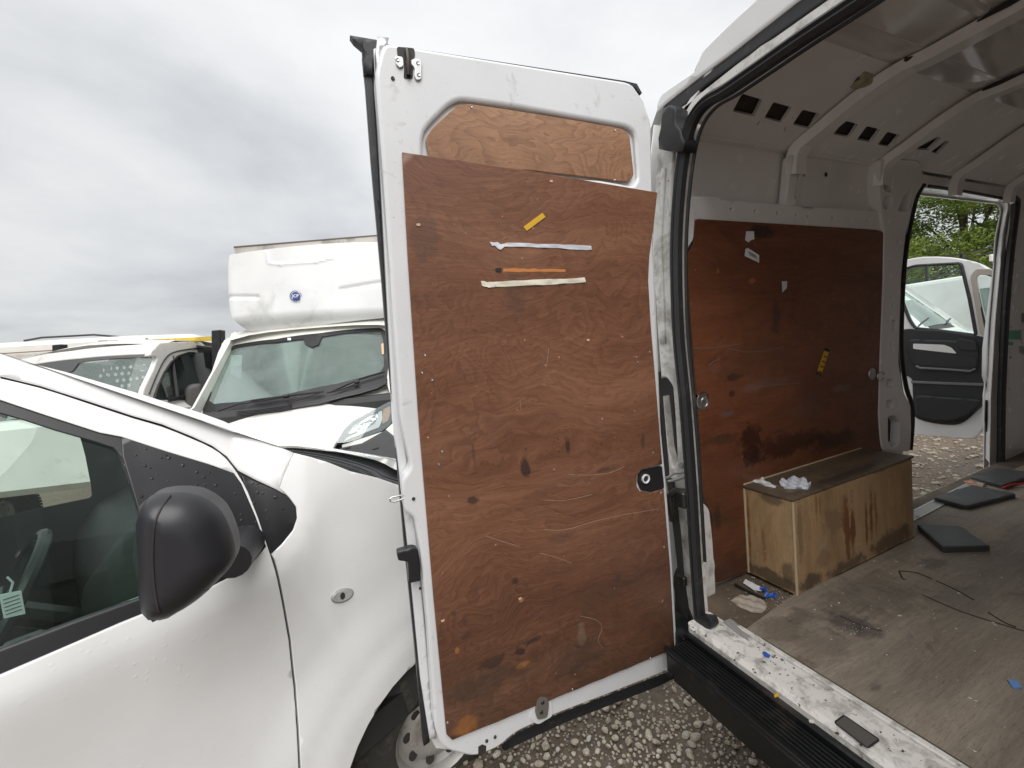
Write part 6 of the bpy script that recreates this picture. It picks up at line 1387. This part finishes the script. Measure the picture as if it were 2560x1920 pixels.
for k, ((x0, y0), (x1, y1)) in enumerate((((1935, 1740), (1945, 1737)), ((2022, 1802), (2034, 1806)))):
    flat('sill_scrap', [(x0, y0), (x1, y1-4), (x1+3, y1+3), (x0+2, y0+5)], .603, YEL if k == 0 else CREAM, ('yellow scrap on the sill edge' if k == 0 else 'cream scrap on the sill edge nearer the recess'), 'scrap', .003)
# white crumbs on the floor (uncountable)
rg = random.Random(11); V = []; F = []
spots = [(2310, 1413), (2240, 1404), (2185, 1403), (2438, 1388), (2302, 1413), (2228, 1435), (2064, 1462), (2078, 1514), (2037, 1524), (2097, 1507), (2078, 1598), (2217, 1637), (2438, 1628), (2484, 1557), (2505, 1444), (2476, 1450), (2249, 1539), (2397, 1483), (2489, 1563), (2425, 1745), (2440, 1752)]
pl_ = [(onz(x, y, .603), rg.uniform(.003, .007)) for x, y in spots]+[(Vector((rg.uniform(1.25, 3.), rg.uniform(-.2, .9), .603)), rg.uniform(.0008, .0025)) for _ in range(260)]+[(Vector((1.48+rg.gauss(-.05, .05), 1.02+rg.gauss(0, .06), .591)), rg.uniform(.001, .0035)) for _ in range(220)]
pl_ += [(onz(2150+rg.gauss(0, 35), 1570+rg.gauss(0, 9), .603), rg.uniform(.001, .003)) for _ in range(40)]
for p, s_ in pl_:
    k = len(V); an = rg.uniform(0, 6.28); a = Vector((math.cos(an), math.sin(an), 0))*s_*rg.uniform(.8, 1.6); b = Vector((-math.sin(an), math.cos(an), 0))*s_*.7
    V += [p-a, p+b, p+a*.9+b*.2, p-b, p+Z*s_*.5]; F += [(k, k+3, k+4), (k+3, k+2, k+4), (k+2, k+1, k+4), (k+1, k, k+4)]
o = mesh('floor_crumbs', V, F, mat('pale_crumbs', (.55, .52, .46), .8), None, smooth=False); tag(o, 'pale crumbs and flakes scattered over the plywood floor', 'debris', kind='stuff')
# long curved gouges in the floor
mb = MB()
for pts in ([(2248, 1428), (2256, 1446), (2264, 1450)], [(2248, 1428), (2290, 1432), (2330, 1448)], [(2340, 1452), (2390, 1475), (2434, 1500)], [(2308, 1488), (2380, 1520), (2450, 1545), (2560, 1578)], [(2470, 1531), (2510, 1556), (2540, 1568)], [(2100, 1540), (2160, 1566), (2205, 1578)]):
    mb.tube([onz(x, y, .6022) for x, y in cat(pts, 4, False)], .0028, 5, flat=1)
tag(mb.build('floor_gouges', mat('dark_floor_mark', (.05, .038, .028), .8), van), kind='stuff')

# =================================================================== STONES
def stone_mesh(name, seed, m):
    rg = random.Random(seed); import bmesh
    bm = bmesh.new(); bmesh.ops.create_icosphere(bm, subdivisions=2, radius=.5)
    pl2 = [(Vector((rg.gauss(0, 1), rg.gauss(0, 1), rg.gauss(0, 1))).normalized(), rg.uniform(.24, .38)) for _ in range(13)]
    sx, sy, sz_ = rg.uniform(.9, 1.25), rg.uniform(.75, 1.), rg.uniform(.55, .8)
    for v in bm.verts:
        for n_, d_ in pl2:
            k = v.co.dot(n_)-d_
            if k > 0: v.co -= n_*k*.97
        v.co = Vector((v.co.x*sx, v.co.y*sy, v.co.z*sz_))
    me = bpy.data.meshes.new(name); bm.to_mesh(me); bm.free(); me.materials.append(m); me.shade_smooth(); me.set_sharp_from_angle(angle=R(24)); return me
def stonemat():
    m, t, b = newmat('limestone_gravel'); oi = N(t, 'ShaderNodeObjectInfo'); v = coords(t)
    base = RAMP(t, oi.outputs['Random'], [(0, (.46, .39, .29)), (.3, (.72, .64, .51)), (.6, (.60, .52, .41)), (.8, (.76, .70, .60)), (1, (.48, .44, .38))])
    c = MIX(t, RAMP(t, noise(t, v, 2.5, 6., .7), [(.45, 0.), (.7, .6)]), base, (.13, .105, .08)); L(t, c, b.inputs['Base Color'])
    b.inputs['Roughness'].default_value = .75; bump(t, b, noise(t, v, 9, 6., .7), .5, .05); return m
SM = stonemat(); SMM = [stone_mesh('stone', 50+i, SM) for i in range(8)]
def stonemat2():
    m, t, b = newmat('gravel_mass'); g = N(t, 'ShaderNodeNewGeometry'); v = coords(t)
    base = RAMP(t, g.outputs['Random Per Island'], [(0, (.26, .21, .15)), (.3, (.48, .41, .32)), (.6, (.36, .31, .24)), (.8, (.56, .51, .41)), (1, (.28, .25, .21))])
    c = MIX(t, RAMP(t, noise(t, v, 70, 5., .7), [(.45, 0.), (.7, .5)]), base, (.12, .10, .075)); L(t, c, b.inputs['Base Color'])
    b.inputs['Roughness'].default_value = .75; return m
GM = stonemat2()
def proj(p):
    d = Vector(p)-CAM; z = d.dot(_f); return (1280+FPX*d.dot(_r)/z, 960-FPX*d.dot(_u)/z, z) if z > .05 else (-1, -1, z)
rg = random.Random(4); near = []; mass = []
grid = {}
def tryadd(x, y, s):
    key = (int(x/.05), int(y/.05))
    for i in (-1, 0, 1):
        for j in (-1, 0, 1):
            for (a, b, c) in grid.get((key[0]+i, key[1]+j), ()):
                if (a-x)**2+(b-y)**2 < ((c+s)*.43)**2: return False
    grid.setdefault(key, []).append((x, y, s)); return True
for _ in range(32000):
    x, y = rg.uniform(-.2, 2.0), rg.uniform(.9, 2.7)
    big = rg.random() < .5; s = rg.uniform(.018, .052) if big else rg.uniform(.006, .020)
    px_, py_, z_ = proj((x, y, 0))
    if not (1000 < px_ < 2000 and 1600 < py_ < 2000): continue
    if math.sin(x*9+1)*math.sin(y*7.3)+.5*math.sin(x*23+y*17) > .75 and rg.random() < .75: continue
    if not tryadd(x, y, s): continue
    (near if big else mass).append((x, y, s))
near.sort(key=lambda q: -q[2]/proj((q[0], q[1], 0))[2]*(1 if (1230 < proj((q[0], q[1], 0))[0] < 1930 and proj((q[0], q[1], 0))[1] < 1925) else .05))
for (x, y, s) in near[:290]:
    o = bpy.data.objects.new('stone', SMM[rg.randrange(8)]); C.objects.link(o); o.parent = GROUND
    o.location = (x, y, gz(x, y)+s*.14); o.scale = (s, s, s*rg.uniform(.8, 1.1)); o.rotation_euler = (rg.uniform(-.4, .4), rg.uniform(-.4, .4), rg.uniform(0, 6.28))
mass += near[290:]
for _ in range(60000):
    x, y = rg.uniform(3.2, 9.5), rg.uniform(1.3, 5.)
    if rg.random() < .88: continue
    s = rg.choice((.012, .018, .025, .03, .045, .06))*rg.uniform(.7, 1.2)
    px_, py_, z_ = proj((x, y, 0))
    if not (2200 < px_ < 2560 and 1040 < py_ < 1350): continue
    if rg.random() < .35*z_/6: continue
    mass.append((x, y, s))
for _ in range(1500): mass.append((rg.uniform(-2.5, 2.5), rg.uniform(-.5, 6), rg.uniform(.012, .035)))
tet = [np.array([v.co[:] for v in stone_mesh('gravel_piece', 90+i, SM).vertices]) for i in range(1)]
import bmesh
def low(seed):
    rg2 = random.Random(seed); bm = bmesh.new(); bmesh.ops.create_icosphere(bm, subdivisions=1, radius=.5)
    for v in bm.verts: v.co *= rg2.uniform(.75, 1.1); v.co.z *= .65
    V = np.array([v.co[:] for v in bm.verts]); F = [tuple(v.index for v in f.verts) for f in bm.faces]; bm.free(); return V, F
LS = [low(i) for i in range(6)]; V = []; F = []
for (x, y, s) in mass:
    Vv, Ff = LS[rg.randrange(6)]; an = rg.uniform(0, 6.28); c_, s_ = math.cos(an), math.sin(an); k = len(V); zz_ = gz(x, y)+s*.12
    for a, b, c in Vv: V.append((x+(a*c_-b*s_)*s, y+(a*s_+b*c_)*s, zz_+c*s))
    F += [tuple(i+k for i in f) for f in Ff]
g = mesh('gravel', V, F, GM, None, smooth=False); tag(g, 'loose pale gravel scattered over the muddy yard', 'gravel', kind='stuff')
